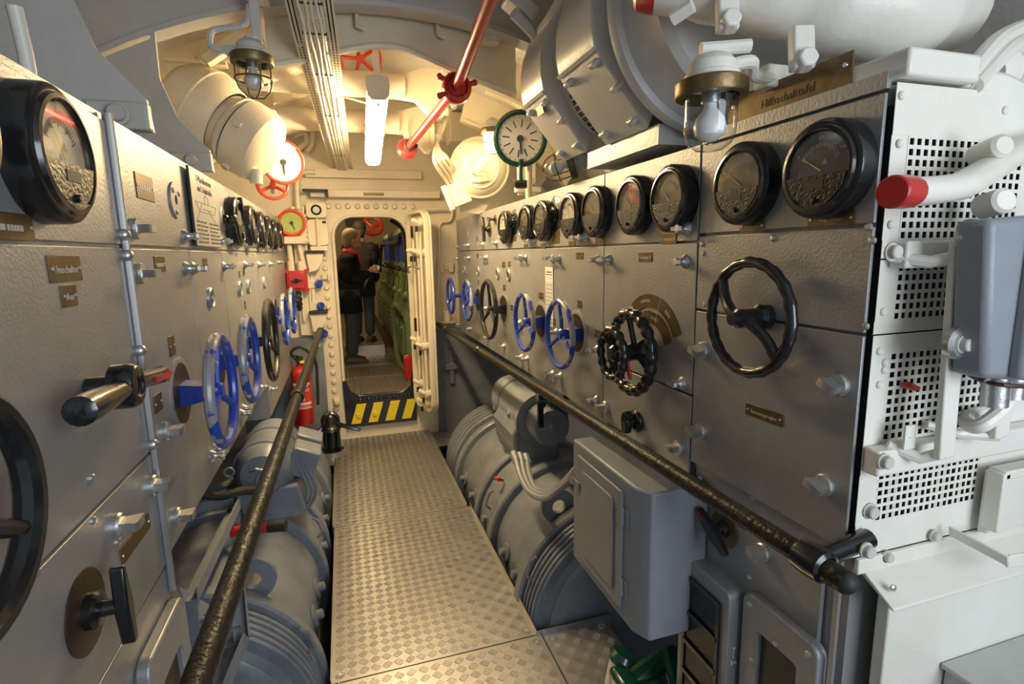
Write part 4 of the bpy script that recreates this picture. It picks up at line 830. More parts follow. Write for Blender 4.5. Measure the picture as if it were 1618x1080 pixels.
# clutter of conduits up by the blower
cd = thing('ceiling_conduit', aD(860, 40, 2.2), 'pair of white conduits bending behind the blower covers', 'pipe')
for o in (0, 22): obj('conduit_pipe', MB().tube(smoothpath([aD(900+o, -20, 1.9), aD(870+o, 30, 2.0), aD(848+o, 62, 2.2), aD(842+o, 95, 2.45)], 5), .022, 10), DUCT, cd)
cl = thing('clamp_fitting', aD(770, 45, 2.4), 'white ring clamp bolted on the frame web beside the red shaft', 'fitting')
obj('clamp_ring', MB().torus(.05, .014, 24, 8, frame(aY(775, 40, 2.55), (-.3, -1, 0))), DUCT, cl); obj('clamp_base', MB().box((0, 0, 0), (.09, .05, .05), T(aY(772, 62, 2.57))), CREAM, cl, bevel=.006)
cj = thing('junction_fitting', aD(830, 10, 2.1), 'white painted electrical fitting with screw heads near the ceiling frame', 'fitting')
obj('fitting_body', MB().box((0, 0, 0), (.13, .10, .06), T(aD(822, 12, 2.1)) @ RY(.6)), DUCT, cj, bevel=.01); obj('fitting_gland', MB().cyl(aD(812, 20, 2.05), aD(850, 60, 2.15), .022), DUCT, cj)
# ---- right engine-room telegraph with green rim
def round_dial(name, P, nrm, R, rimm, facem, label, cat, needle, ring=.016, radial=False):
    t = thing(name, P, label, cat); M = frame(P, nrm)
    obj('dial_case', MB().lathe([(0, -.06), (R*.9, -.06), (R*.97, -.01), (R*.97, 0), (0, 0)], 40), CREAM, t, M)
    obj('dial_rim', MB().torus(R, ring, 48, 8), rimm, t, M); f = obj('dial_face', MB().disc(R, 0, .003, 40), facem, t, M)
    m = MB()
    for i in range(24):
        a = 2*PI*i/24; L = R*.10
        m.box((R*.84, 0, .0036), (L, R*.018, .0008), RZ(a))
        if radial: m.box((R*.58, 0, .0036), (R*.3, R*.05, .0008), RZ(a+.13)) if i % 2 else None
    obj('scale_marks', m, INK, f, M)
    n = obj('needle', MB().prism([(-R*.05, 0), (R*.05, 0), (R*.025, -R*.6), (-R*.025, -R*.6)], .006, .010).disc(R*.14, .005, .012, 20), RUBBER, t, M @ RZ(needle))
    obj('dial_glass', MB().disc(R*.96, .014, .016, 40), DIALGLASS, t, M)
    return t, M
t, M = round_dial('engine_telegraph', aD(822, 219, 3.0), (-.28, -1, -.15), .138, GREEN, DIALWHITE, 'green rimmed engine telegraph dial beside the pale grey blower', 'telegraph', .05, .016, True)
obj('telegraph_lever', MB().tube([(0, -.11, .03), (0, -.155, .035), (.0, -.23, .035)], .011, 8), GREEN, t, M); obj('lever_grip', MB().cyl((-.03, -.245, .03), (.035, -.245, .04), .024), BLACK, t, M); obj('telegraph_pedestal', MB().cyl((.05, -.14, -.04), (.05, -.35, -.04), .02), CREAM, t, M)
obj('red_mark', MB().box((.012, -.115, .0042), (.02, .014, .0006)), RED, t, M)
t, M = round_dial('engine_telegraph', aD(447, 256, 3.35), (.42, -1, -.1), .125, ORANGE, DIALWHITE, 'red rimmed white engine telegraph dial below the lit lamp', 'telegraph', .05, .012)
def red_wheel(P, nrm, R, label, a0=.5, spokes=3, r=.012):
    t = thing('red_handwheel', P, label, 'handwheel'); M = frame(P, nrm)
    obj('wheel_rim', MB().torus(R, r, 40, 8), ORANGE, t, M)
    for k in range(spokes): a = a0+2*PI*k/spokes; obj('spoke', MB().tube([(0, 0, -.01), (R*math.cos(a), R*math.sin(a), 0)], r*.9, 8), ORANGE, t, M)
    obj('wheel_hub', MB().disc(R*.22, -.03, .012, 16, None, .004), ORANGE, t, M); obj('valve_stem', MB().cyl((0, 0, -.12), (0, 0, -.01), .016), CREAM, t, M)
    return t
red_wheel(aD(431, 292, 3.45), (.1, -1, .25), .09, 'red three-spoked valve handwheel below the red rimmed telegraph', PI/2)
red_wheel(aY(569, 93, 3.5), (0, -1, -.35), .115, 'red hatch handwheel in the recess above the fluorescent lamp', .6, 5)
# ---- white motor with domed end, right of the lamp
mo = thing('domed_motor', aD(750, 265, 3.9), 'cream electric motor with domed end and terminal box beside the hatch', 'motor')
Mm = frame(aD(758, 265, 3.75), (-.28, -1, -.12))
obj('motor_dome', MB().lathe([(.19, -.32), (.19, -.02), (.20, -.015), (.20, .0), (.185, .02), (.16, .05), (.11, .075), (.08, .08), (0, .08)], 44, Mm), CREAM, mo)
obj('motor_band', MB().torus(.198, .012, 44, 8, Mm).torus(.135, .006, 40, 6, Mm @ T(0, 0, .066)), CREAM, mo)
obj('bearing_cap', MB().lathe([(.055, .07), (.055, .095), (.045, .1), (.03, .1), (.028, .115), (.012, .12), (0, .12)], 24, Mm), CREAM, mo)
for k in range(4): a = k*PI/2+.6; obj('cap_bolt', MB().disc(.010, .07, .105, 8, Mm @ T(.065*math.cos(a), .065*math.sin(a), 0)), CREAM, mo)
obj('wing_nut', MB().tube([(-.06, -.09, .075), (0, -.085, .095), (.07, -.08, .075)], [.012, .02, .012], 8, Mm), CREAM, mo); obj('stay_rod', MB().tube([(-.07, .08, .07), (-.03, -.08, .09)], .006, 6, Mm).tube([(.09, .08, .06), (.05, -.07, .085)], .006, 6, Mm), CREAM, mo)
obj('terminal_box', MB().box((-.20, -.11, -.06), (.14, .16, .14), Mm @ RZ(.35)), CREAM, mo, bevel=.008); obj('terminal_cover', MB().box((-.285, -.11, -.06), (.04, .18, .16), Mm @ RZ(.35)), CREAM, mo, bevel=.006)
obj('motor_foot', MB().prism([(-.16, -.18), (.10, -.19), (.02, -.30), (-.02, -.32), (-.16, -.30)], -.12, -.09, Mm), CREAM, mo)
wc = thing('white_motor_cables', aD(700, 230, 3.8), 'bundle of white cables curving down to the cream domed motor', 'cable')
for k in range(4): obj('cable_sheath', MB().tube(smoothpath([aD(712-k*4, 172+k*3, 3.9), aD(702-k*5, 200, 3.8), aD(688+k*2, 235, 3.7), aD(688+k*6, 258-k*3, 3.6), Mm @ RZ(.35) @ Vector((-.25+.03*k, -.01, -.06)), Mm @ RZ(.35) @ Vector((-.25+.03*k, -.06, -.06))], 5), .013, 8), CREAM, wc)
# ---- cream boxes, pipes and brackets beyond
bx = thing('cream_locker', aY(752, 205, 4.3), 'cream steel locker box behind the lit caged lamp', 'box')
a_, b_ = aY(712, 175, 4.4), aY(800, 226, 4.4); obj('locker_body', MB().box(((a_.x+b_.x)/2+.02, 4.52, (a_.z+b_.z)/2), (b_.x-a_.x+.05, .22, a_.z-b_.z)), CREAM, bx, bevel=.008)
p = aY(745, 177, 4.39); obj('locker_latch', MB().box((0, 0, 0), (.10, .02, .035), T(p)).disc(.018, 0, .02, 10, frame(p+Vector((-.02, -.01, 0)), (0, -1, 0))), CREAM, bx)
pb_ = thing('pipe_bracket', aD(835, 290, 3.0), 'cream bracket with two bolts on top of the right switchboard', 'bracket')
q = aD(832, 290, 3.35); obj('bracket_plate', MB().box((0, 0, .06), (.12, .02, .26), T(q)).box((0, -.02, -.04), (.16, .06, .03), T(q)), CREAM, pb_, bevel=.004)
for dx in (-.03, .03): inst('bolt', hexnut, CREAM, pb_, frame(q+Vector((dx, -.012, .01)), (0, -1, 0)))
obj('bracket_arm', MB().tube([q+Vector((-.02, 0, .19)), q+Vector((.14, -.02, .2))], .01, 6), CREAM, pb_)
def pipes(name, label, runs, r, m_=None):
    t = thing(name, runs[0][0], label, 'pipe')
    for run in runs: obj('pipe_run', MB().tube(smoothpath(run, 6), r, 10), m_ or CREAM, t)
    return t
pipes('cream_conduit', 'cream conduit pipes climbing the bulkhead beside the cable tray', [[aY(471, 330, 4.93), aY(470, 280, 4.93), aY(484, 272, 4.93), aY(498, 272, 4.93)], [aY(464, 215, 4.9), aY(480, 210, 4.9), aY(484, 225, 4.9), aY(470, 238, 4.9), aY(478, 270, 4.9)], [aY(492, 190, 4.9), aY(493, 225, 4.9), aY(484, 240, 4.9)]], .022)
pipes('cream_air_pipe', 'thick cream pipe run along the left hull side behind the drum', [[aY(385, 118, 3.05), aY(430, 112, 3.1), aY(480, 96, 3.15)], [aY(395, 175, 4.1), aY(450, 165, 4.1), aY(505, 140, 4.1)], [aY(430, 205, 4.4), aY(470, 195, 4.4), aY(515, 178, 4.4)]], .05)
pipes('thin_cream_pipe', 'thin cream pipes bending on the bulkhead right of the hatch door', [[aY(690, 500, 4.95), aY(694, 400, 4.95), aY(695, 355, 4.95), aY(712, 347, 4.95), aY(716, 322, 4.95)], [aY(705, 330, 4.9), aY(690, 330, 4.9), aY(660, 331, 4.9)]], .012)
pt_ = thing('cream_bracket_plate', aY(345, 70, 2.9), 'cream folded plate bracket holding the tilted drum', 'bracket')
a_ = [aY(x, y, 2.85) for x, y in ((318, 92), (372, 52), (412, 55), (416, 70), (376, 75), (330, 104))]
obj('folded_plate', MB().prism([(v.x, v.z) for v in a_], -.03, .03, MVat(2.85)), CREAM, pt_, bevel=.004)
sh_ = thing('cream_shelf_plate', aY(455, 140, 3.7), 'cream triangular shelf plate with bolts beside the cable tray', 'bracket')
a_ = [aY(x, y, 3.7) for x, y in ((432, 108), (490, 100), (495, 148), (432, 165))]; obj('shelf_plate', MB().prism([(v.x, v.z) for v in a_], -.02, .02, MVat(3.7)), CREAM, sh_, bevel=.004)
for x, y in ((480, 108), (468, 138)): inst('bolt', hexnut, CREAM, sh_, frame(aY(x, y, 3.68), (0, -1, 0)))
# ================================================================ along the floor
def railing(Xa, label, pts, collars):
    t = thing('handrail', pts[0], label, 'handrail', None)
    obj('rail_tube', MB().tube(pts, .0235, 16), mat('taped_black', (.010, .0095, .009), .36, bump=(70, .9), var=(14, (.03, .027, .02)), spec=.18), t)
    for p, d in collars: obj('rail_collar', MB().lathe([(.024, -.025), (.030, -.02), (.032, 0), (.030, .02), (.024, .025)], 20, frame(p, d)), BLACK, t)
    return t
f0, f1 = aY(692, 512, 4.97), aZ(1330, 915, 1.05)
dr = (f1-f0).normalized()
hr = railing(0, 'black taped handrail running below the right switchboard', [f0, f0.lerp(f1, .5), f1, f1+dr*.012], [(f0+dr*.4, dr), (f0.lerp(f1, .36), dr)])
obj('end_knob', MB().sph(f1+dr*.008, .0225, 16, 10), RUBBER, hr)
tj = aZ(1285, 885, 1.05); obj('tee_collar', MB().lathe([(.024, -.035), (.033, -.03), (.036, 0), (.033, .03), (.024, .035)], 20, frame(tj, dr)), BLACK, hr)
te = aY(1372, 850, .775); obj('wall_arm', MB().tube([tj, tj.lerp(te, .5), te], [.022, .021, .021], 14), BLACK, hr)
q = f0.lerp(f1, .57); q = aZ(838, 612, 1.05)
q2 = min((f0.lerp(f1, k/100) for k in range(101)), key=lambda v: (v-q).length)
obj('rail_stanchion', MB().tube([q2, q2+Vector((.02, .05, -.06)), q2+Vector((.06, .1, -.12))], .018, 8).box((.03, .06, -.14), (.03, .02, .16), T(q2)).tube([q2+Vector((.02, .05, -.08)), q2+Vector((.2, .0, -.06))], .012, 8), BLACK, hr, bevel=.004)
g0, g1 = aY(507, 520, 4.97), aZ(310, 1080, 1.05); dl = (g1-g0).normalized()
hl = railing(0, 'black taped handrail running below the left switchboard', [g0, g0.lerp(g1, .5), g1+dl*.25], [(g0.lerp(g1, .58), dl), (g0+dl*.08, dl)])
# ---- main motors
def main_motor(Xc, shift, label):
    t = thing('main_motor', (Xc, 3.1, -.75), label, 'motor', None)
    zc = -.05; s = shift
    Mm = T(Xc, 0, zc) @ Matrix(((1, 0, 0, 0), (0, 0, 1, 0), (0, -1, 0, 0), (0, 0, 0, 1)))
    obj('motor_barrel', MB().lathe([(.30, 2.02+s), (.40, 2.02+s), (.43, 2.05+s), (.445, 2.22+s), (.445, 2.9), (.46, 2.9), (.46, 3.15), (.445, 3.15), (.445, 3.85), (.43, 3.9), (.42, 4.35), (.38, 4.38), (.2, 4.38)], 72, Mm), BLUEGREY, t)
    obj('end_shield', MB().lathe([(.0, 1.99+s), (.12, 1.98+s), (.16, 2.0+s), (.38, 2.0+s), (.41, 2.02+s), (.40, 2.04+s)], 64, Mm), BLUEGREY, t)
    for y0, y1, r in ((2.225+s, 2.275+s, .50), (2.83, 2.875, .49), (3.17, 3.21, .49), (3.80, 3.85, .49)): obj('motor_flange', MB().lathe([(.44, y0-.01), (r-.01, y0-.01), (r, y0), (r, y1), (r-.01, y1+.01), (.44, y1+.01)], 72, Mm), BLUEGREY, t)
    sd = -1 if Xc > .3 else 1
    # vent covers with raised circumferential ribs
    for y0, y1, r in ((2.05+s, 2.20+s, .475), (4.0, 4.3, .465)):
        a0, a1 = (math.radians(100), math.radians(200)) if sd < 0 else (math.radians(-20), math.radians(80))
        n = 26; vs = []; fs = []
        def strip(ya, yb, ra, rb):
            m = MB(); vs = []; fs = []
            for i in range(n+1):
                a = a0+(a1-a0)*i/n; c_, s_ = math.cos(a), math.sin(a)
                for rr, yy in ((ra, ya), (rb, ya), (rb, yb), (ra, yb)): vs.append((Xc+rr*c_, yy, zc+rr*s_))
            for i in range(n):
                for j in range(4): fs.append((i*4+j, i*4+(j+1) % 4, i*4+4+(j+1) % 4, i*4+4+j))
            fs += [(0, 1, 2, 3), (n*4+3, n*4+2, n*4+1, n*4)]
            return m.add(vs, fs)
        vc = obj('vent_cover', strip(y0, y1, .42, r), BLUEGREY, t, bevel=.005)
        k = 4
        for i in range(k): yy = y0+(y1-y0)*(i+.7)/(k+.4); obj('vent_rib', strip(yy-.007, yy+.007, r-.01, r+.010), BLUEGREY, vc, bevel=.003)
    bm_ = cached('motor_bolt', lambda: MB().lathe([(0, 0), (.05, 0), (.05, .012), (.03, .016), (.022, .016), (.022, .04), (.018, .044), (0, .044)], 12))
    for Y in (2.40, 2.62, 3.02, 3.36, 3.66):
        a = math.radians(180-12) if sd < 0 else math.radians(12); p = Vector((Xc+.445*math.cos(a), Y, zc+.445*math.sin(a))); inst('barrel_bolt', bm_, BLUEGREY, t, frame(p, (math.cos(a), 0, math.sin(a))))
    for Y in (2.16+s, 2.95): p = Vector((Xc+.465*sd*.94, Y, zc+.19)); obj('cover_handle', MB().tube([p, p+Vector((sd*.03, 0, .03)), p+Vector((sd*.01, 0, .10)), p+Vector((-sd*.02, 0, .12))], .008, 6), BLUEGREY, t)
    a = math.radians(118) if sd < 0 else math.radians(62)
    obj('lifting_eye', MB().ring([(.09*math.cos(2*PI*i/24), .06+.09*math.sin(2*PI*i/24)) for i in range(24)], circ(.035, 24, 0, .06), -.012, .012).box((0, -.02, 0), (.14, .06, .024)), BLUEGREY, t, frame((Xc+.46*math.cos(a), 2.31+s, zc+.47*math.sin(a)), (0, -1, 0), (math.cos(a), 0, math.sin(a))))
    obj('drain_cock', MB().cyl((0, 0, 0), (0, 0, .05), .01).cyl((-.018, 0, .055), (.018, 0, .055), .012), RED, t, frame((Xc+sd*.34, 3.0, zc+.34), (sd, -.5, .6)))
    obj('motor_foot', MB().box((Xc, 3.1, -.62), (.8, 2.0, .26)), BILGE, t)
    return t
main_motor(1.2, .03, 'big blue-grey main electric motor under the right switchboard'); main_motor(-.67, -.14, 'big blue-grey main electric motor under the left switchboard')
# ---- auxiliary motor on the right
am = thing('auxiliary_motor', (1.0, 3.0, .4), 'grey auxiliary motor with round end cap below the right handrail', 'motor')
P = aY(873, 676, 2.78); Ma = frame(P, (0, -1, 0)) 
obj('end_cap', MB().lathe([(.115, -.16), (.115, -.02), (.105, -.004), (.02, 0), (.018, .012), (0, .012)], 36, Ma), BLUEGREY, am)
obj('motor_drum', MB().lathe([(.11, -.17), (.165, -.17), (.17, -.16), (.17, -.20), (.155, -.205), (.155, -.66), (.165, -.67), (.165, -.70), (.155, -.71), (.155, -.78), (.13, -.86), (0, -.86)], 44, Ma), BOXGREY, am)
obj('drum_band', MB().lathe([(.155, -.60), (.161, -.60), (.161, -.63), (.155, -.63)], 44, Ma), BLUEGREY, am)
obj('drum_clip', MB().box((-.15, -.05, -.30), (.015, .04, .06), Ma).box((-.15, -.05, -.72), (.015, .05, .04), Ma), BOXGREY, am, bevel=.003)
obj('gear_housing', MB().prism([(-.13, .02), (.10, .02), (.12, -.10), (.12, -.30), (-.05, -.33), (-.17, -.22), (-.19, -.08)], -.62, -.18, Ma), BLUEGREY, am, bevel=.015)
obj('housing_lid', MB().box((-.205, -.17, -.42), (.02, .12, .36), Ma @ RZ(.25)), BOXGREY, am, bevel=.008); obj('lifting_lug', MB().box((-.15, -.01, -.36), (.015, .08, .07), Ma).disc(.018, -.01, .01, 14, Ma @ T(-.158, .0, -.36) @ RY(PI/2)), BOXGREY, am, bevel=.006)
cbs = thing('armoured_cables', aY(830, 740, 2.6), 'three grey armoured cables curving from the auxiliary motor to the grey wall box', 'cable')
for k in range(3):
    o = k*9; obj('cable_sheath', MB().tube(smoothpath([aY(815+o, 722+k*2, 2.62), aY(822+o*.8, 750, 2.5), aY(836+o*.6, 776-k*2, 2.35), aY(860+o*.5, 787-k*5, 2.2), aY(885+o*.3, 772-k*5, 2.05), aY(915, 745-k*5, 1.95)], 5), .016, 8), BOXGREY, cbs)
    p = aY(815+o, 722+k*2, 2.62); obj('cable_gland', MB().cyl(p+Vector((0, .04, .01)), p+Vector((0, -.02, -.02)), .023, n=8), BOXGREY, cbs)
# ---- grey wall box
wb = thing('grey_wall_box', (.9, 1.5, .5), 'grey sheet metal box with a panelled door below the black handrail', 'box')
P_ = [(.785, 1.32), (.812, 1.262), (1.005, 1.262), (1.005, 1.77), (.785, 1.77)]
obj('box_body', MB().prism(P_,   .505, .985), BOXGREY, wb, bevel=.008)
Mx = T(.785, 1.545, .745) @ BR
dd = obj('box_door', MB().prism(rrect(.33, .40, .01, 3), 0, .010), BOXGREY, wb, Mx, bevel=.003)
obj('door_panel', MB().prism(rrect(.24, .32, .02, 4), .010, .016), BOXGREY, dd, Mx, bevel=.004)
for dz in (.12, -.12): obj('door_hinge', MB().cyl((.168, dz-.03, .008), (.168, dz+.03, .008), .007).box((.182, dz, .003), (.025, .055, .004)), BOXGREY, dd, Mx)
obj('door_hasp', MB().box((-.165, .09, .016), (.06, .025, .006)).disc(.016, .014, .022, 14, T(-.19, .09, 0)), BOXGREY, dd, Mx)
# ---- green hand pump in the foreground
gp = thing('green_pump', aZ(1020, 1050, .0), 'dark green pump casting with a grey barrel on the floor by the meter box', 'pump')
b0, b1 = aZ(985, 1040, .16), aZ(960, 1090, .05)
obj('pump_barrel', MB().cyl(b0, b1+Vector((-.02, -.06, -.1)), .05, n=24), DUCT, gp); obj('barrel_ring', MB().lathe([(0, -.02), (.052, -.02), (.058, 0), (.05, .02), (0, .024)], 20, frame(b0, b0-b1)), GREEN, gp)
c0, c1, c2 = aZ(1005, 1075, .14), aZ(1052, 1035, .20), aZ(1075, 1085, .16)
obj('pump_arm', MB().tube([c0, c1], [.045, .035], 10).tube([c1+Vector((.02, 0, .02)), c2, c2+Vector((0, -.05, -.16))], [.04, .038, .05], 10), GREEN, gp); obj('pump_body', MB().box((0, 0, -.08), (.16, .14, .22), T(c0)), GREEN, gp, bevel=.02)
obj('arm_pin', MB().cyl(c1+Vector((-.03, -.02, 0)), c1+Vector((.05, .02, 0)), .018), GREEN, gp)
# ---- left auxiliary motor
al = thing('auxiliary_motor', (-.55, 3.2, .4), 'blue-grey auxiliary motor with box covers behind the left handrail', 'motor')
P = aY(415, 748, 2.80); Mz = frame(P, (0, -1, 0))
obj('motor_drum', MB().lathe([(0, .03), (.05, .03), (.10, .02), (.13, -.02), (.14, -.06), (.15, -.065), (.15, -.09), (.14, -.095), (.14, -.30), (.15, -.305), (.15, -.33), (.14, -.335), (.14, -.50), (.1, -.54), (0, -.55)], 40, Mz), BLUEGREY, al)
obj('end_handle', MB().tube([(-.05, .03, .03), (-.02, .045, .05), (.05, .02, .05), (.06, -.02, .03)], .009, 6, Mz).disc(.03, .03, .045, 18, Mz @ T(.0, -.02, 0)), BLUEGREY, al)
obj('brush_cover', MB().box((.17, .08, -.12), (.14, .15, .16), Mz @ RZ(-.4)), BLUEGREY, al, bevel=.01); obj('brush_cover', MB().box((.17, .08, -.34), (.14, .15, .16), Mz @ RZ(-.4)), BLUEGREY, al, bevel=.01)
obj('motor_bracket', MB().prism([(-.14, -.08), (.16, -.08), (.19, -.22), (.15, -.26), (-.10, -.26)], -.30, .0, Mz), BLUEGREY, al, bevel=.012)
obj('side_ring', MB().torus(.022, .006, 16, 6, Mz @ T(-.15, .03, .0)), BLUEGREY, al)
for k in range(3): obj('motor_lead', MB().tube(smoothpath([Mz @ Vector((.16+.02*k, .0, -.05)), Mz @ Vector((.2+.02*k, -.12, -.04)), Mz @ Vector((.17+.02*k, -.22, -.05)), Mz @ Vector((.12, -.27, -.08))], 5), .010, 6), BLUEGREY, al)
hs_ = thing('black_hose', aY(345, 780, 2.5), 'black rubber hose curving from the left auxiliary motor under the switchboard', 'hose')
obj('hose_body', MB().tube(smoothpath([Mz @ Vector((.03, -.08, .04)), aY(385, 775, 2.6), aY(350, 783, 2.5), aY(315, 780, 2.45), aY(270, 770, 2.4)], 6), .02, 10), RUBBER, hs_)
# ---- angle iron frame on the left
af = thing('angle_iron_frame', aZ(330, 880, .5), 'blue-grey angle iron frame standing beside the left main motor', 'frame')
def bar(a, b, w_=.05, th=.006, up_=(0, 0, 1)):
    d = b-a; M = frame(a, d, up_); return MB().box((0, 0, d.length/2), (w_, th, d.length), M).box((w_/2, w_/2, d.length/2), (th, w_, d.length), M)
k1, k2, k3, k4 = aZ(370, 803, .55), aZ(272, 822, .55), aZ(300, 950, .55), aZ(382, 1010, .38)
obj('frame_bar', bar(k2, k1), BLUEGREY, af); obj('frame_bar', bar(k1, k3), BOXGREY, af)
k5, k6 = aZ(375, 935, .50), aZ(345, 1100, .30); obj('frame_bar', bar(k4, k6), BOXGREY, af); obj('frame_bar', bar(k5, k4), BOXGREY, af); obj('frame_bar', bar(aZ(290, 1035, .36), k4, .04), BLUEGREY, af)
obj('frame_gusset', MB().prism([(0, 0), (.12, 0), (0, .16)], -.004, .004, frame(k3+Vector((0, 0, -.1)), (1, -.2, .2))), BOXGREY, af)
for k_ in (k1, k3): obj('frame_post', MB().box((0, 0, -.35), (.04, .006, .7), T(k_)), BLUEGREY, af)
rg = thing('red_hand_grip', aZ(410, 835, .46), 'red lever grip with a black sleeve on top of the left main motor', 'lever')
a_, b_, c_ = aZ(365, 840, .47), aZ(424, 832, .47), aZ(452, 830, .47)
obj('grip_red', MB().cyl(a_, b_, .024), RED, rg); obj('grip_black', MB().cyl(b_, c_, .026), RUBBER, rg)
# ---- black capstan-like fitting on the plates by the hatch
bf = thing('black_deck_valve', aZ(526, 716, 0), 'black cast deck valve with crossed arms standing on the plates before the hatch', 'valve')
P = aZ(526, 714, 0.0)
obj('valve_base', MB().ring(circ(.115, 28), circ(.10, 28), -.01, .025, T(P)), CHEQ, bf); obj('valve_post', MB().cyl(P+Vector((-.05, 0, 0)), P+Vector((-.05, 0, .22)), .022).cyl(P+Vector((.05, 0, 0)), P+Vector((.05, 0, .22)), .022).cyl(P, P+Vector((0, 0, .26)), .035), BLACK, bf)
obj('valve_head', MB().lathe([(0, .20), (.08, .20), (.09, .23), (.06, .27), (.055, .31), (.03, .34), (0, .345)], 18, T(P)).torus(.06, .02, 20, 8, T(P+Vector((0, -.02, .29))) @ RX(1.3)), BLACK, bf)
obj('valve_arm', MB().tube([P+Vector((.02, -.02, .27)), P+Vector((.12, -.06, .24)), P+Vector((.24, -.06, .19))], [.025, .02, .015], 8).tube([P+Vector((-.02, 0, .26)), P+Vector((-.12, -.04, .20)), P+Vector((-.18, -.06, .15))], [.025, .02, .018], 8), BLACK, bf)
# ---- fire extinguisher
P = aY(482, 668, 4.72); fe = thing('fire_extinguisher', P, 'red fire extinguisher with white printed label standing by the bulkhead', 'fire extinguisher')
obj('cylinder', MB().lathe([(0, 0), (.075, 0), (.082, .01), (.082, .42), (.078, .45), (.055, .485), (.03, .50), (.028, .52), (0, .52)], 32, T(P)), RED, fe)
m = MB(); n = 12; vs = []; fs = []
for i in range(n+1):
    a = math.radians(205+130*i/n); vs += [(P.x+.0828*math.cos(a), P.y+.0828*math.sin(a), P.z+.14), (P.x+.0828*math.cos(a), P.y+.0828*math.sin(a), P.z+.37)]
fs = [(i*2, i*2+2, i*2+3, i*2+1) for i in range(n)]
lb = obj('label', m.add(vs, fs), mat('label_red', (.62, .05, .04), .4), fe)
for z_, h_, w0 in ((.355, .02, 100), (.335, .012, 80), (.31, .006, 90), (.295, .006, 90), (.23, .03, 30), (.23, .03, 10), (.19, .02, 110), (.165, .004, 90), (.15, .008, 110)):
    m = MB(); vs = []
    for i in range(9): a = math.radians(270-w0/2+w0*i/8); vs += [(P.x+.0834*math.cos(a), P.y+.0834*math.sin(a), P.z+z_-h_/2), (P.x+.0834*math.cos(a), P.y+.0834*math.sin(a), P.z+z_+h_/2)]
    obj('label_print', m.add(vs, [(i*2, i*2+2, i*2+3, i*2+1) for i in range(8)]), PAPER, lb)
obj('valve_head', MB().box((0, 0, .55), (.05, .09, .05), T(P)).tube([P+Vector((0, 0, .57)), P+Vector((-.02, -.08, .60)), P+Vector((-.03, -.13, .585))], .01, 6), RUBBER, fe, bevel=.004); obj('safety_seal', MB().box((.02, -.03, .54), (.03, .05, .02), T(P)), YELLOW, fe)
obj('hose', MB().tube(smoothpath([P+Vector((-.02, 0, .55)), P+Vector((-.06, -.02, .62)), P+Vector((.02, -.03, .66)), P+Vector((.12, -.02, .55)), P+Vector((.125, 0, .35)), P+Vector((.115, 0, .15))], 5), .013, 8), RUBBER, fe)
# ================================================================ fittings on and before the far bulkhead
def onb(x, y, d=.0): return aY(x, y, YB-d)
t, M = round_dial('pressure_gauge', onb(461, 352, .16), (0, -1, 0), .098, ORANGE, DIALGREEN, 'round pressure gauge with red rim and yellow-green face above the red switch box', 'gauge', .35, .014)
obj('gauge_bracket', MB().box((0, -.14, -.05), (.19, .06, .12)).cyl((-.04, -.17, -.05), (-.03, -.42, -.05), .022).cyl((.04, -.17, -.05), (.07, -.42, -.05), .020), CREAM, t, M, bevel=.006)
rb = thing('red_switch_box', onb(468, 443, .15), 'red cast switch box with a black turn handle', 'switch box'); Mq = frame(onb(469, 443, .14), (0, -1, 0))
obj('box_body', MB().box((0, 0, -.04), (.165, .165, .09)), RED, rb, Mq, bevel=.012); obj('box_lid', MB().box((0, 0, .008), (.13, .13, .016)), RED, rb, Mq, bevel=.006)
for sx in (-1, 1):
    for sy in (-1, 1): obj('corner_bolt', MB().disc(.016, -.08, .014, 12, T(sx*.08, sy*.08, 0)), RED, rb, Mq)
obj('turn_handle', MB().disc(.02, .014, .035, 14).tube([(-.05, -.004, .035), (0, 0, .04), (.05, .004, .035)], [.004, .01, .004], 8), BLACK, rb, Mq)
obj('cable_entry', MB().cyl((-.04, .08, -.04), (-.04, .16, -.04), .03).cyl((.04, .08, -.04), (.04, .16, -.04), .03).cyl((.02, -.08, -.05), (.03, -.35, -.05), .012), CREAM, rb, Mq)
ph = thing('telephone_box', onb(502, 357, .1), 'cream telephone box with round black glass and hanging handset', 'telephone'); Mq = frame(onb(502, 357, .05), (0, -1, 0))
obj('phone_upper', MB().prism(rrect(.165, .13, .03, 4, 0, .13), -.04, .06), CREAM, ph, Mq, bevel=.006); obj('phone_lower', MB().prism(rrect(.165, .22, .03, 4, 0, -.055), -.04, .05), CREAM, ph, Mq, bevel=.006)
obj('round_glass', MB().torus(.035, .009, 28, 8, T(.0, .13, .062)), BLACK, ph, Mq); obj('glass_disc', MB().disc(.034, .06, .064, 24, T(0, .13, 0)), DUCT, ph, Mq)
obj('handset', MB().tube([(.0, .06, .06), (.0, -.08, .07), (0, -.17, .06)], [.014, .012, .016], 10).box((0, -.19, .06), (.14, .04, .05)), CREAM, ph, Mq, bevel=.005); obj('phone_badge', MB().box((.055, .03, .052), (.03, .02, .004)), RUBBER, ph, Mq)
for nm, px, lb in (('upper', (498, 398), 'black topped cream step bracket below the telephone box'), ('lower', (504, 491), 'black topped cream step bracket above the left handrail end')):
    st = thing('step_bracket', onb(*px), lb, 'bracket'); Mq = frame(onb(*px, 0), (0, -1, 0))
    obj('step_tread', MB().box((0, 0, .075), (.15, .025, .15)), RUBBER, st, Mq, bevel=.004)
    obj('step_web', MB().prism([(-.07, -.012), (.07, -.012), (.055, -.09), (.01, -.15), (-.05, -.17)], .10, .13), CREAM, st, Mq)
sb = thing('black_bracket', onb(498, 306, .1), 'black angle bracket on the cream ledge above the telephone', 'bracket')
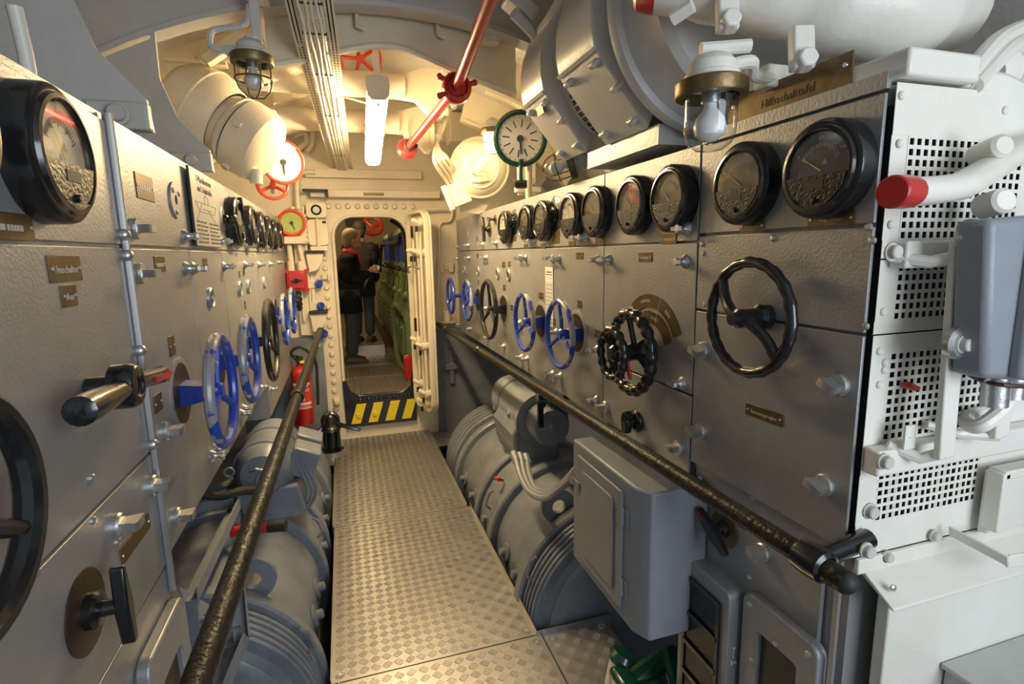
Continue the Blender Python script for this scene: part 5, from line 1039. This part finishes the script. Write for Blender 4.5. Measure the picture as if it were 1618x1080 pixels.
Mq = frame(onb(499, 307, .1), (0, -1, 0)); obj('bracket_channel', MB().box((0, .028, 0), (.20, .02, .12)).box((.09, -.0, 0), (.02, .06, .12)), BLACK, sb, Mq, bevel=.003)
for i, (px, lb) in enumerate((((503, 448), 'small blue stop valve below the upper step bracket'), ((506, 483), 'small blue stop valve above the lower step bracket'), ((511, 526), 'small blue stop valve beside the left handrail end'))):
    v = thing('stop_valve', onb(*px), lb, 'valve'); Mq = frame(onb(*px, .03), (0, -1, 0))
    obj('valve_body', MB().box((-.05, 0, 0), (.07, .07, .06)).cyl((-.05, -.12, 0), (-.05, .1, 0), .018), CREAM, v, Mq, bevel=.006); obj('valve_knob', MB().torus(.026, .012, 18, 8, T(.005, 0, .03) @ RY(.5)).disc(.024, .02, .045, 14, T(.005, 0, 0)), BLUE, v, Mq)
cu = thing('ribbed_bellows', onb(477, 362, .1), 'cream ribbed bellows fitting beside the pressure gauge', 'fitting')
Mq = frame(onb(478, 362, .10), (0, 0, 1)); obj('bellows_body', MB().lathe([(.0, -.12)]+[(.045 if k % 2 else .034, -.12+k*.022) for k in range(12)]+[(0, .13)], 20), CREAM, cu, Mq)
hk = thing('cream_lug', onb(536, 437, .0), 'small cream lug projecting from the bulkhead left of the hatch', 'lug'); Mq = frame(onb(515, 437, .0), (0, -1, 0)); obj('lug_plate', MB().box((0, 0, .02), (.07, .045, .04)).box((.025, 0, .03), (.02, .07, .06)), CREAM, hk, Mq, bevel=.005)
h2 = thing('cream_cleat', onb(531, 632, .0), 'small cream bolt cleat at the foot of the hatch frame', 'lug'); Mq = frame(onb(532, 632, .0), (0, -1, 0)); obj('cleat_body', MB().box((0, 0, .03), (.05, .05, .06)).disc(.022, .05, .08, 10), CREAM, h2, Mq, bevel=.006)
bb = thing('bulkhead_terminal', onb(703, 422), 'cream twin terminal block on the bulkhead behind the hatch door', 'fitting'); Mq = frame(onb(703, 422, 0), (0, -1, 0)); obj('terminal_body', MB().box((-.04, 0, .02), (.05, .09, .05)).box((.05, 0, .02), (.05, .09, .05)).box((0, 0, .01), (.12, .04, .02)), CREAM, bb, Mq, bevel=.006)
b3 = thing('cream_cup', onb(703, 502), 'cream cup shaped fitting on a small shelf behind the hatch door', 'fitting'); Mq = T(aY(706, 507, 4.93)); obj('cup_body', MB().lathe([(0, 0), (.04, 0), (.036, .09), (.03, .095), (0, .095)], 20), CREAM, b3, Mq); obj('cup_shelf', MB().box((0, .02, -.01), (.16, .10, .014)), CREAM, b3, Mq, bevel=.002)
for k, (px, w_) in enumerate((((704, 365), .10), ((718, 376), .13), ((715, 396), .14))): pass
# ---- open hatch door
hd = thing('hatch_door', (.62, 4.98, .3), 'heavy cream hatch door with locking dogs standing open', 'door')
h0 = Vector((.60, 4.94, 0)); h1 = aY(684, 490, 4.50); h1.z = 0
zt, zb = aY(674, 330, 4.5).z, aY(690, 655, 4.5).z
dv_ = (h1-h0); wd = dv_.length; dn = dv_.normalized(); nn = Vector((-dn.y, dn.x, 0)); nn = nn if nn.x < 0 else -nn
Md_ = Matrix(((dn.x, 0, nn.x, h0.x), (dn.y, 0, nn.y, h0.y), (0, 1, 0, (zt+zb)/2), (0, 0, 0, 1)))
H_ = zt-zb
obj('door_leaf', MB().prism(rrect(wd, H_, .12, 6, wd/2, 0), -.02, 0), CREAM, hd, Md_, bevel=.004)
obj('door_rim', MB().ring(rrect(wd, H_, .12, 6, wd/2, 0), rrect(wd-.05, H_-.05, .10, 6, wd/2, 0), 0, .045), CREAM, hd, Md_, bevel=.008)
for x in (.17, .27, .34): obj('locking_rod', MB().cyl((x, -H_*.40, .04), (x, H_*.40, .04), .012), CREAM, hd, Md_)
for k, (x, z_) in enumerate(((.36, .44), (.22, .30), (.30, .30), (.2, -.14), (.32, -.16), (.22, -.36), (.34, -.40), (.30, -.45))):
    d = obj('locking_dog', MB().disc(.035, .0, .07, 14, T(x*1.05, z_*H_, 0), .01).tube([(x*1.05, z_*H_, .06), (x*1.05-.05, z_*H_+.02, .09)], .018, 8).sph((x*1.05-.05, z_*H_+.02, .09), .022, 10, 6), CREAM, hd, Md_)
    obj('dog_tip', MB().cyl((x*1.05, z_*H_-.03, .085), (x*1.05, z_*H_-.075, .085), .012), BLACK, d, Md_)
obj('door_hook', MB().tube(smoothpath([(.30, .22*H_, .03), (.24, .235*H_, .09), (.17, .225*H_, .10), (.15, .20*H_, .08)], 5), .010, 8), ALU, hd, Md_); obj('black_lever', MB().box((.18, -.06*H_, .06), (.02, .12, .02)).box((.20, .40*H_, .06), (.02, .10, .02)), BLACK, hd, Md_, bevel=.004)
obj('door_hinge', MB().cyl((-.02, .32*H_, .0), (-.02, .42*H_, 0), .025).cyl((-.02, -.42*H_, 0), (-.02, -.32*H_, 0), .025), CREAM, hd, Md_)
# ================================================================ engine room beyond the hatch
FZ = .40; Y1 = 12.0
struct(obj('floor_engine_room', MB().box((.23, 8.5, FZ-.02), (.78, 6.9, .04)), mat('grating', (.16, .145, .12), .5, .5, bump=(90, .6)))); fe2 = bpy.data.objects['floor_engine_room']
m = MB()
for i in range(26): m.box((-.14+i*.0295, 6.3, FZ+.002), (.012, 2.4, .004))
g = obj('grating_bars', m, CHEQ, fe2, smooth=0); g['kind'] = 'stuff'
for Y in (5.05, 5.75, 6.4, 7.05): obj('plate_joint', MB().box((.23, Y, FZ+.0045), (.78, .012, .003)), CHEQ, fe2)
obj('raised_step', MB().box((.16, 9.2, FZ+.06), (.60, 4.2, .12)), CHEQ, fe2); obj('floor_kerb', MB().box((.63, 7.5, FZ+.0), (.02, 4.9, .05)), CHEQ, fe2)
struct(obj('wall_engine_room', MB().box((.3, Y1, 1.6), (3.6, .04, 3.6)).box((-.62, 8.53, 1.6), (.04, 6.9, 3.6)).box((1.75, 8.53, 1.6), (.04, 6.9, 3.6)), CREAM)); struct(obj('ceiling_engine_room', MB().box((.5, 8.53, 2.62), (2.5, 6.9, .04)), CREAM))
struct(obj('floor_engine_bilge', MB().box((.5, 8.53, -.3), (2.5, 6.9, .04)), DARK))
en = thing('diesel_engine', (.95, 7.9, .0), 'long green diesel engine with blue injector rods beyond the hatch', 'engine')
obj('crankcase', MB().prism([(.70, -.2), (1.5, -.2), (1.5, 1.05), (.66, 1.05), (.60, .98), (.60, .50), (.70, .40)], -10.6, -5.75, MV), ENGINE, en, bevel=.01)
obj('cylinder_block', MB().box((1.0, 8.2, 1.20), (.58, 4.8, .34)), ENGINE, en, bevel=.02)
rd = cached('injector_rod', lambda: MB().cyl((0, 0, 0), (0, 0, .34), .028, n=10).disc(.045, .34, .40, 10).disc(.036, -.03, .0, 10))
hd_ = cached('cylinder_head', lambda: MB().box((0, 0, .09), (.44, .40, .18)).cyl((-.25, -.1, .02), (-.25, -.1, .22), .035).cyl((-.25, .1, .02), (-.25, .1, .22), .035).sph((-.2, 0, .2), .06, 10, 6))
for k in range(7):
    Y = 6.1+k*.66
    obj('crankcase_door', MB().prism(rrect(.50, .38, .03, 3), 0, .02), ENGINE, en, T(.60, Y, .74) @ BR, bevel=.006)
    inst('cylinder_head', hd_, ENGINE, en, T(1.0, Y, 1.36))
    for s in (-.17, 0, .17): inst('injector_rod', rd, BLUE if s or k % 2 else ORANGE, en, T(.78, Y+s, 1.56))
    obj('rocker_cover', MB().box((.82, Y, 1.98), (.16, .42, .08)), mat('pale_green', (.42, .5, .28), .45) if k == 0 else bpy.data.materials['pale_green'], en, bevel=.01)
    obj('push_rod', MB().cyl((.665, Y-.15, 1.05), (.70, Y-.15, 1.40), .022, n=8).cyl((.665, Y+.12, 1.05), (.70, Y+.12, 1.40), .022, n=8).sph((.67, Y, 1.22), .05, 10, 6), ENGINE, en)
    obj('door_bolt', MB().disc(.016, .02, .045, 8, T(-.2, .15, 0)).disc(.016, .02, .045, 8, T(.2, .15, 0)), ENGINE, en, T(.60, Y, .74) @ BR)
    obj('lever_link', MB().tube([(.66, Y-.12, 1.50), (.60, Y, 1.56), (.66, Y+.14, 1.50)], .018, 6), BLACK, en)
obj('engine_rail', MB().tube(smoothpath([(.58, 5.9, 1.0), (.575, 6.6, 1.05), (.57, 6.7, 1.0)], 4), .018, 8), BLACK, en); obj('green_pipe', MB().tube(smoothpath([(.56, 6.6, 1.02), (.56, 6.62, .7), (.565, 6.4, .45), (.6, 6.0, .38), (.62, 5.7, .36)], 6), .03, 10), ENGINE, en)
obj('flywheel_guard', MB().disc(.36, -.04, .04, 32, T(.70, 6.02, .55) @ RY(PI/2)), ENGINE, en)
er = thing('black_grab_rail', (.58, 8.4, 1.7), 'black grab rail bent above the green diesel engine', 'handrail')
obj('rail_tube', MB().tube(smoothpath([aY(600, 430, 9.0), aY(602, 392, 9.0), aY(608, 386, 8.8), aY(628, 381, 7.3), aY(633, 370, 7.0)], 6), .03, 8), BLACK, er)
bp = thing('black_arched_pipe', (.5, 5.7, 1.9), 'black arched pipe just inside the upper corner of the hatch', 'pipe')
obj('pipe_body', MB().tube(smoothpath([aY(618, 345, 5.5), aY(636, 358, 5.5), aY(643, 385, 5.5), aY(645, 430, 5.5)], 6), .035, 10), BLACK, bp)
red_wheel(aY(588, 357, 7.9), (0, -1, .5), .13, 'red valve handwheel under the ceiling of the engine room', .3, 3, .03)
gl = thing('green_side_pipe', (-.1, 5.8, .4), 'green pipe rising along the left edge of the hatch opening', 'pipe'); obj('pipe_body', MB().tube(smoothpath([aY(546, 622, 5.3), aY(537, 590, 5.6), aY(533, 520, 5.8), aY(530, 480, 6)], 5), .03, 10), ENGINE, gl)
for k in range(5):
    y_ = 6.2+k*.9; pp_ = thing('overhead_pipe', (.3, y_, 2.4), 'overhead pipe crossing the engine room ceiling', 'pipe', 'engine room ceiling pipes')
    obj('pipe_body', MB().tube(smoothpath([(-.5, y_, 2.30+.05*(k % 3)), (.1, y_-.1, 2.47), (.6, y_+.1, 2.45), (1.4, y_, 2.3)], 5), .05+.012*(k % 3), 10), CREAM if k % 2 else DUCT, pp_)
dn_ = thing('dark_exhaust_drum', (.3, 7.6, 2.2), 'dark grey exhaust drum under the engine room ceiling', 'pipe'); obj('drum_body', MB().cyl(aY(562, 349, 8.0), aY(563, 351, 9.2), .15, n=24), BILGE, dn_)
r_e = thing('small_red_extinguisher', aZ(646, 575, .45), 'small red cylinder at the engine side behind the hatch edge', 'fire extinguisher')
q = aY(646, 580, 5.5); obj('cylinder', MB().lathe([(0, -.12), (.05, -.12), (.055, -.1), (.055, .1), (.03, .13), (0, .14)], 18, T(q)), RED, r_e)
er_l = thing('engine_room_lamp', (.1, 6.6, 2.5), 'lit round ceiling lamp inside the engine room', 'lamp'); obj('lamp_dome', MB().lathe([(.08, .06), (.08, 0), (.06, -.04), (0, -.055)], 20, T(-.05, 6.7, 2.52)), LITGLASS, er_l)
point('engine_room_lamp_light', (-.05, 6.7, 2.38), 13, WARM, .06); point('engine_room_lamp_light', (.25, 9.2, 2.3), 22, WARM, .08)
# ---------------------------------------------------------------- people
SKIN = mat('skin', (.55, .31, .21), .5); JACKET = mat('black_jacket', (.010, .010, .012), .8, bump=(30, .5), spec=.2); JEANS = mat('dark_jeans', (.03, .045, .06), .8, bump=(60, .3)); SHOE = mat('brown_shoe', (.07, .045, .028), .6); HAIR = mat('grey_hair', (.23, .19, .14), .7, bump=(80, .8)); HAIR2 = mat('dark_hair', (.06, .045, .035), .7, bump=(80, .8)); PUFFY = mat('grey_padded_jacket', (.022, .022, .021), .75, bump=(20, .6), spec=.2); SCARF = mat('red_scarf', (.62, .05, .025), .7, bump=(50, .5))
def skin_mesh(name, verts, edges, rad, root=0, sub=2):
    bm = bmesh.new(); L = bm.verts.layers.skin.verify()
    vv = [bm.verts.new(v) for v in verts]
    for v, r in zip(vv, rad): v[L].radius = (r, r) if not hasattr(r, '__len__') else r
    vv[root][L].use_root = True
    for a, b in edges: bm.edges.new((vv[a], vv[b]))
    me = bpy.data.meshes.new(name); bm.to_mesh(me); bm.free()
    o = bpy.data.objects.new(name, me); C.objects.link(o); o.modifiers.new('skin', 'SKIN').use_smooth_shade = True
    s = o.modifiers.new('sub', 'SUBSURF'); s.levels = sub; s.render_levels = sub
    r = bpy.data.meshes.new_from_object(o.evaluated_get(bpy.context.evaluated_depsgraph_get())); r.name = name
    bpy.data.objects.remove(o); r.polygons.foreach_set('use_smooth', [True]*len(r.polygons)); return r
def merged(name, me, mb):
    bm = bmesh.new(); bm.from_mesh(me); k = mb.mesh('tmp', 0); bm.from_mesh(k); r = bpy.data.meshes.new(name); bm.to_mesh(r); bm.free(); r.polygons.foreach_set('use_smooth', [True]*len(r.polygons)); return r
V = [(0, 0, .95), (0, 0, 1.12), (.02, 0, 1.32), (.045, 0, 1.44), (.06, 0, 1.50), (.075, 0, 1.56),
     (0, .10, .90), (.02, .10, .50), (-.02, .10, .10), (0, -.10, .90), (.03, -.09, .50), (.0, -.09, .10),
     (.02, .17, 1.38), (.0, .22, 1.14), (.17, .16, 1.15), (.30, .07, 1.25), (.02, -.17, 1.38), (.0, -.22, 1.14), (.17, -.16, 1.15), (.31, -.06, 1.25)]
Ed = [(0, 1), (1, 2), (2, 3), (3, 4), (4, 5), (0, 6), (6, 7), (7, 8), (0, 9), (9, 10), (10, 11), (2, 12), (12, 13), (13, 14), (14, 15), (2, 16), (16, 17), (17, 18), (18, 19)]
def head(hx, hz, yaw=0):
    m = MB(); Mh = T(hx, 0, hz) @ RZ(yaw)
    m.sph((0, 0, .02), .098, 20, 14, (1.0, .80, 1.12), Mh).sph((.035, 0, -.055), .062, 14, 10, (1.0, .82, .95), Mh)
    m.prism([(.085, .03), (.122, -.022), (.085, -.028)], -.014, .014, Mh @ RX(PI/2)).sph((.09, 0, -.055), .018, 8, 6, (.7, 1.3, .5), Mh)
    for s in (-1, 1): m.sph((-.005, s*.08, 0), .025, 10, 8, (.8, .35, 1.2), Mh).sph((.083, s*.032, .02), .012, 8, 6, (.6, 1, .8), Mh)
    return m
def hands(m, P, sgn):
    x, y, z = P
    m.sph((x+.035, y, z+.01), .042, 12, 8, (1.1, .5, .9))
    for k in range(4): m.tube([(x+.05, y, z+.03-k*.02), (x+.085, y-sgn*.01, z+.034-k*.02), (x+.10, y-sgn*.035, z+.03-k*.02), (x+.088, y-sgn*.05, z+.028-k*.02)], [.0095, .009, .0085, .007], 8)
    m.tube([(x+.03, y, z+.03), (x+.055, y-sgn*.02, z+.06), (x+.08, y-sgn*.03, z+.062)], [.011, .0095, .008], 8)
    return m
def person(P, rz, label, jacket, hairm, pose=None, scale=1.0, collar=None, camera=True):
    vv = [Vector(v) for v in V]
    if pose: 
        for i, v in pose.items(): vv[i] = Vector(v)
    rad = [.11, .11, .10, .065, .055, .05, .075, .055, .042, .075, .055, .042, .03, .03, .032, .028, .03, .03, .032, .028]
    bmesh_ = skin_mesh('person', [tuple(v) for v in vv], Ed, rad)
    hm = head(vv[5].x+.03, vv[5].z+.085); hands(hm, vv[15], 1); hands(hm, vv[19], -1)
    M = T(P) @ RZ(rz) @ Matrix.Scale(scale, 4)
    b = inst('person', merged('person', bmesh_, hm), SKIN, None, M); tag(b, label, 'person')
    ji = [0, 1, 2, 3, 12, 13, 14, 15, 16, 17, 18, 19]; jm = {o: n for n, o in enumerate(ji)}
    jv = [vv[i].copy() for i in ji]; jv[0] = vv[0]+Vector((0, 0, -.23)); jv[jm[3]].z += .02
    jv[jm[15]] = vv[14].lerp(vv[15], .85); jv[jm[19]] = vv[18].lerp(vv[19], .85)
    jr = [.205, .20, .195, .12, .125, .072, .066, .052, .125, .072, .066, .052]
    shell = MB(); secs = [(.0, .0, .70), (.175, .205, .70), (.172, .20, .95), (.168, .205, 1.15), (.155, .215, 1.32), (.12, .175, 1.42), (.065, .075, 1.49), (0, 0, 1.49)]; vs = []; fs = []
    for rx, ry, z_ in secs: vs += [(vv[2].x*(z_ > 1.1)*.8+rx*math.cos(2*PI*i/20), ry*math.sin(2*PI*i/20), z_) for i in range(20)]
    for i in range(len(secs)-1):
        for j in range(20): fs.append((i*20+j, i*20+(j+1) % 20, i*20+20+(j+1) % 20, i*20+20+j))
    shell.add(vs, fs).sph(vv[12], .10, 12, 8).sph(vv[16], .10, 12, 8).tube([vv[12], vv[12].lerp(vv[13], .5), vv[13]], [.09, .082, .074], 12).tube([vv[16], vv[16].lerp(vv[17], .5), vv[17]], [.09, .082, .074], 12)
    inst('jacket', merged('jacket', skin_mesh('jacket', [tuple(v) for v in jv], [(jm[a], jm[c]) for a, c in Ed if a in jm and c in jm], jr), shell), jacket, b, M)
    ti = [0, 6, 7, 8, 9, 10, 11]; tm = {o: n for n, o in enumerate(ti)}
    inst('trousers', skin_mesh('trousers', [tuple(vv[i]) for i in ti], [(tm[a], tm[c]) for a, c in Ed if a in tm and c in tm], [.15, .105, .085, .075, .105, .085, .075]), JEANS, b, M)
    for i in (8, 11):
        a = vv[i]; obj('shoe', MB().tube([a+Vector((-.09, 0, -.055)), a+Vector((-.06, 0, -.045)), a+Vector((0, 0, -.035)), a+Vector((.08, 0, -.05)), a+Vector((.16, 0, -.062)), a+Vector((.20, 0, -.068))], [.025, .042, .052, .046, .038, .018], 12).box((a.x+.05, a.y, .012), (.28, .085, .024)), SHOE, b, M)
    hx, hz = vv[5].x+.03, vv[5].z+.085
    obj('hair', MB().sph((-.030, 0, .055), .110, 18, 12, (1.0, .90, .98)).sph((-.068, 0, -.01), .082, 14, 10, (.8, 1.12, 1.2)), hairm, b, M @ T(hx, 0, hz))
    if collar: obj('scarf', MB().torus(.075, .034, 24, 10, T(vv[4].x, 0, vv[4].z-.01) @ RY(.25)).tube([vv[4]+Vector((.08, .0, -.02)), vv[4]+Vector((.10, 0, -.10)), vv[4]+Vector((.11, 0, -.16))], [.03, .03, .02], 8), collar, b, M)
    return b
p1 = aZ(558, 574, FZ); p1.z = FZ
pb1 = person(p1, .0, 'standing man in black jacket, red scarf and jeans holding a small camera', JACKET, HAIR, None, .885, SCARF)
pc = thing('compact_camera', p1+Vector((.35, 0, 1.13)), 'small silver compact camera in the hands of the man', 'camera'); obj('camera_body', MB().box((.357, 0, 1.135), (.03, .10, .055), T(p1)), ALU, pc, bevel=.006); obj('camera_lens', MB().cyl(p1+Vector((.372, 0, 1.135)), p1+Vector((.40, 0, 1.135)), .02), BLACK, pc)
p2_ = aZ(574, 536, FZ+.12); p2_.z = FZ+.12; p2_.y = 7.4; p2_.x = aY(572, 470, 7.4).x
pb2 = person(p2_, 1.2, 'person in grey padded jacket standing behind the man with the scarf', PUFFY, HAIR2, {13: (.0, .2, 1.10), 14: (.1, .2, .98), 15: (.14, .16, .88), 17: (0, -.2, 1.1), 18: (.1, -.2, .98), 19: (.14, -.16, .88)}, .90)
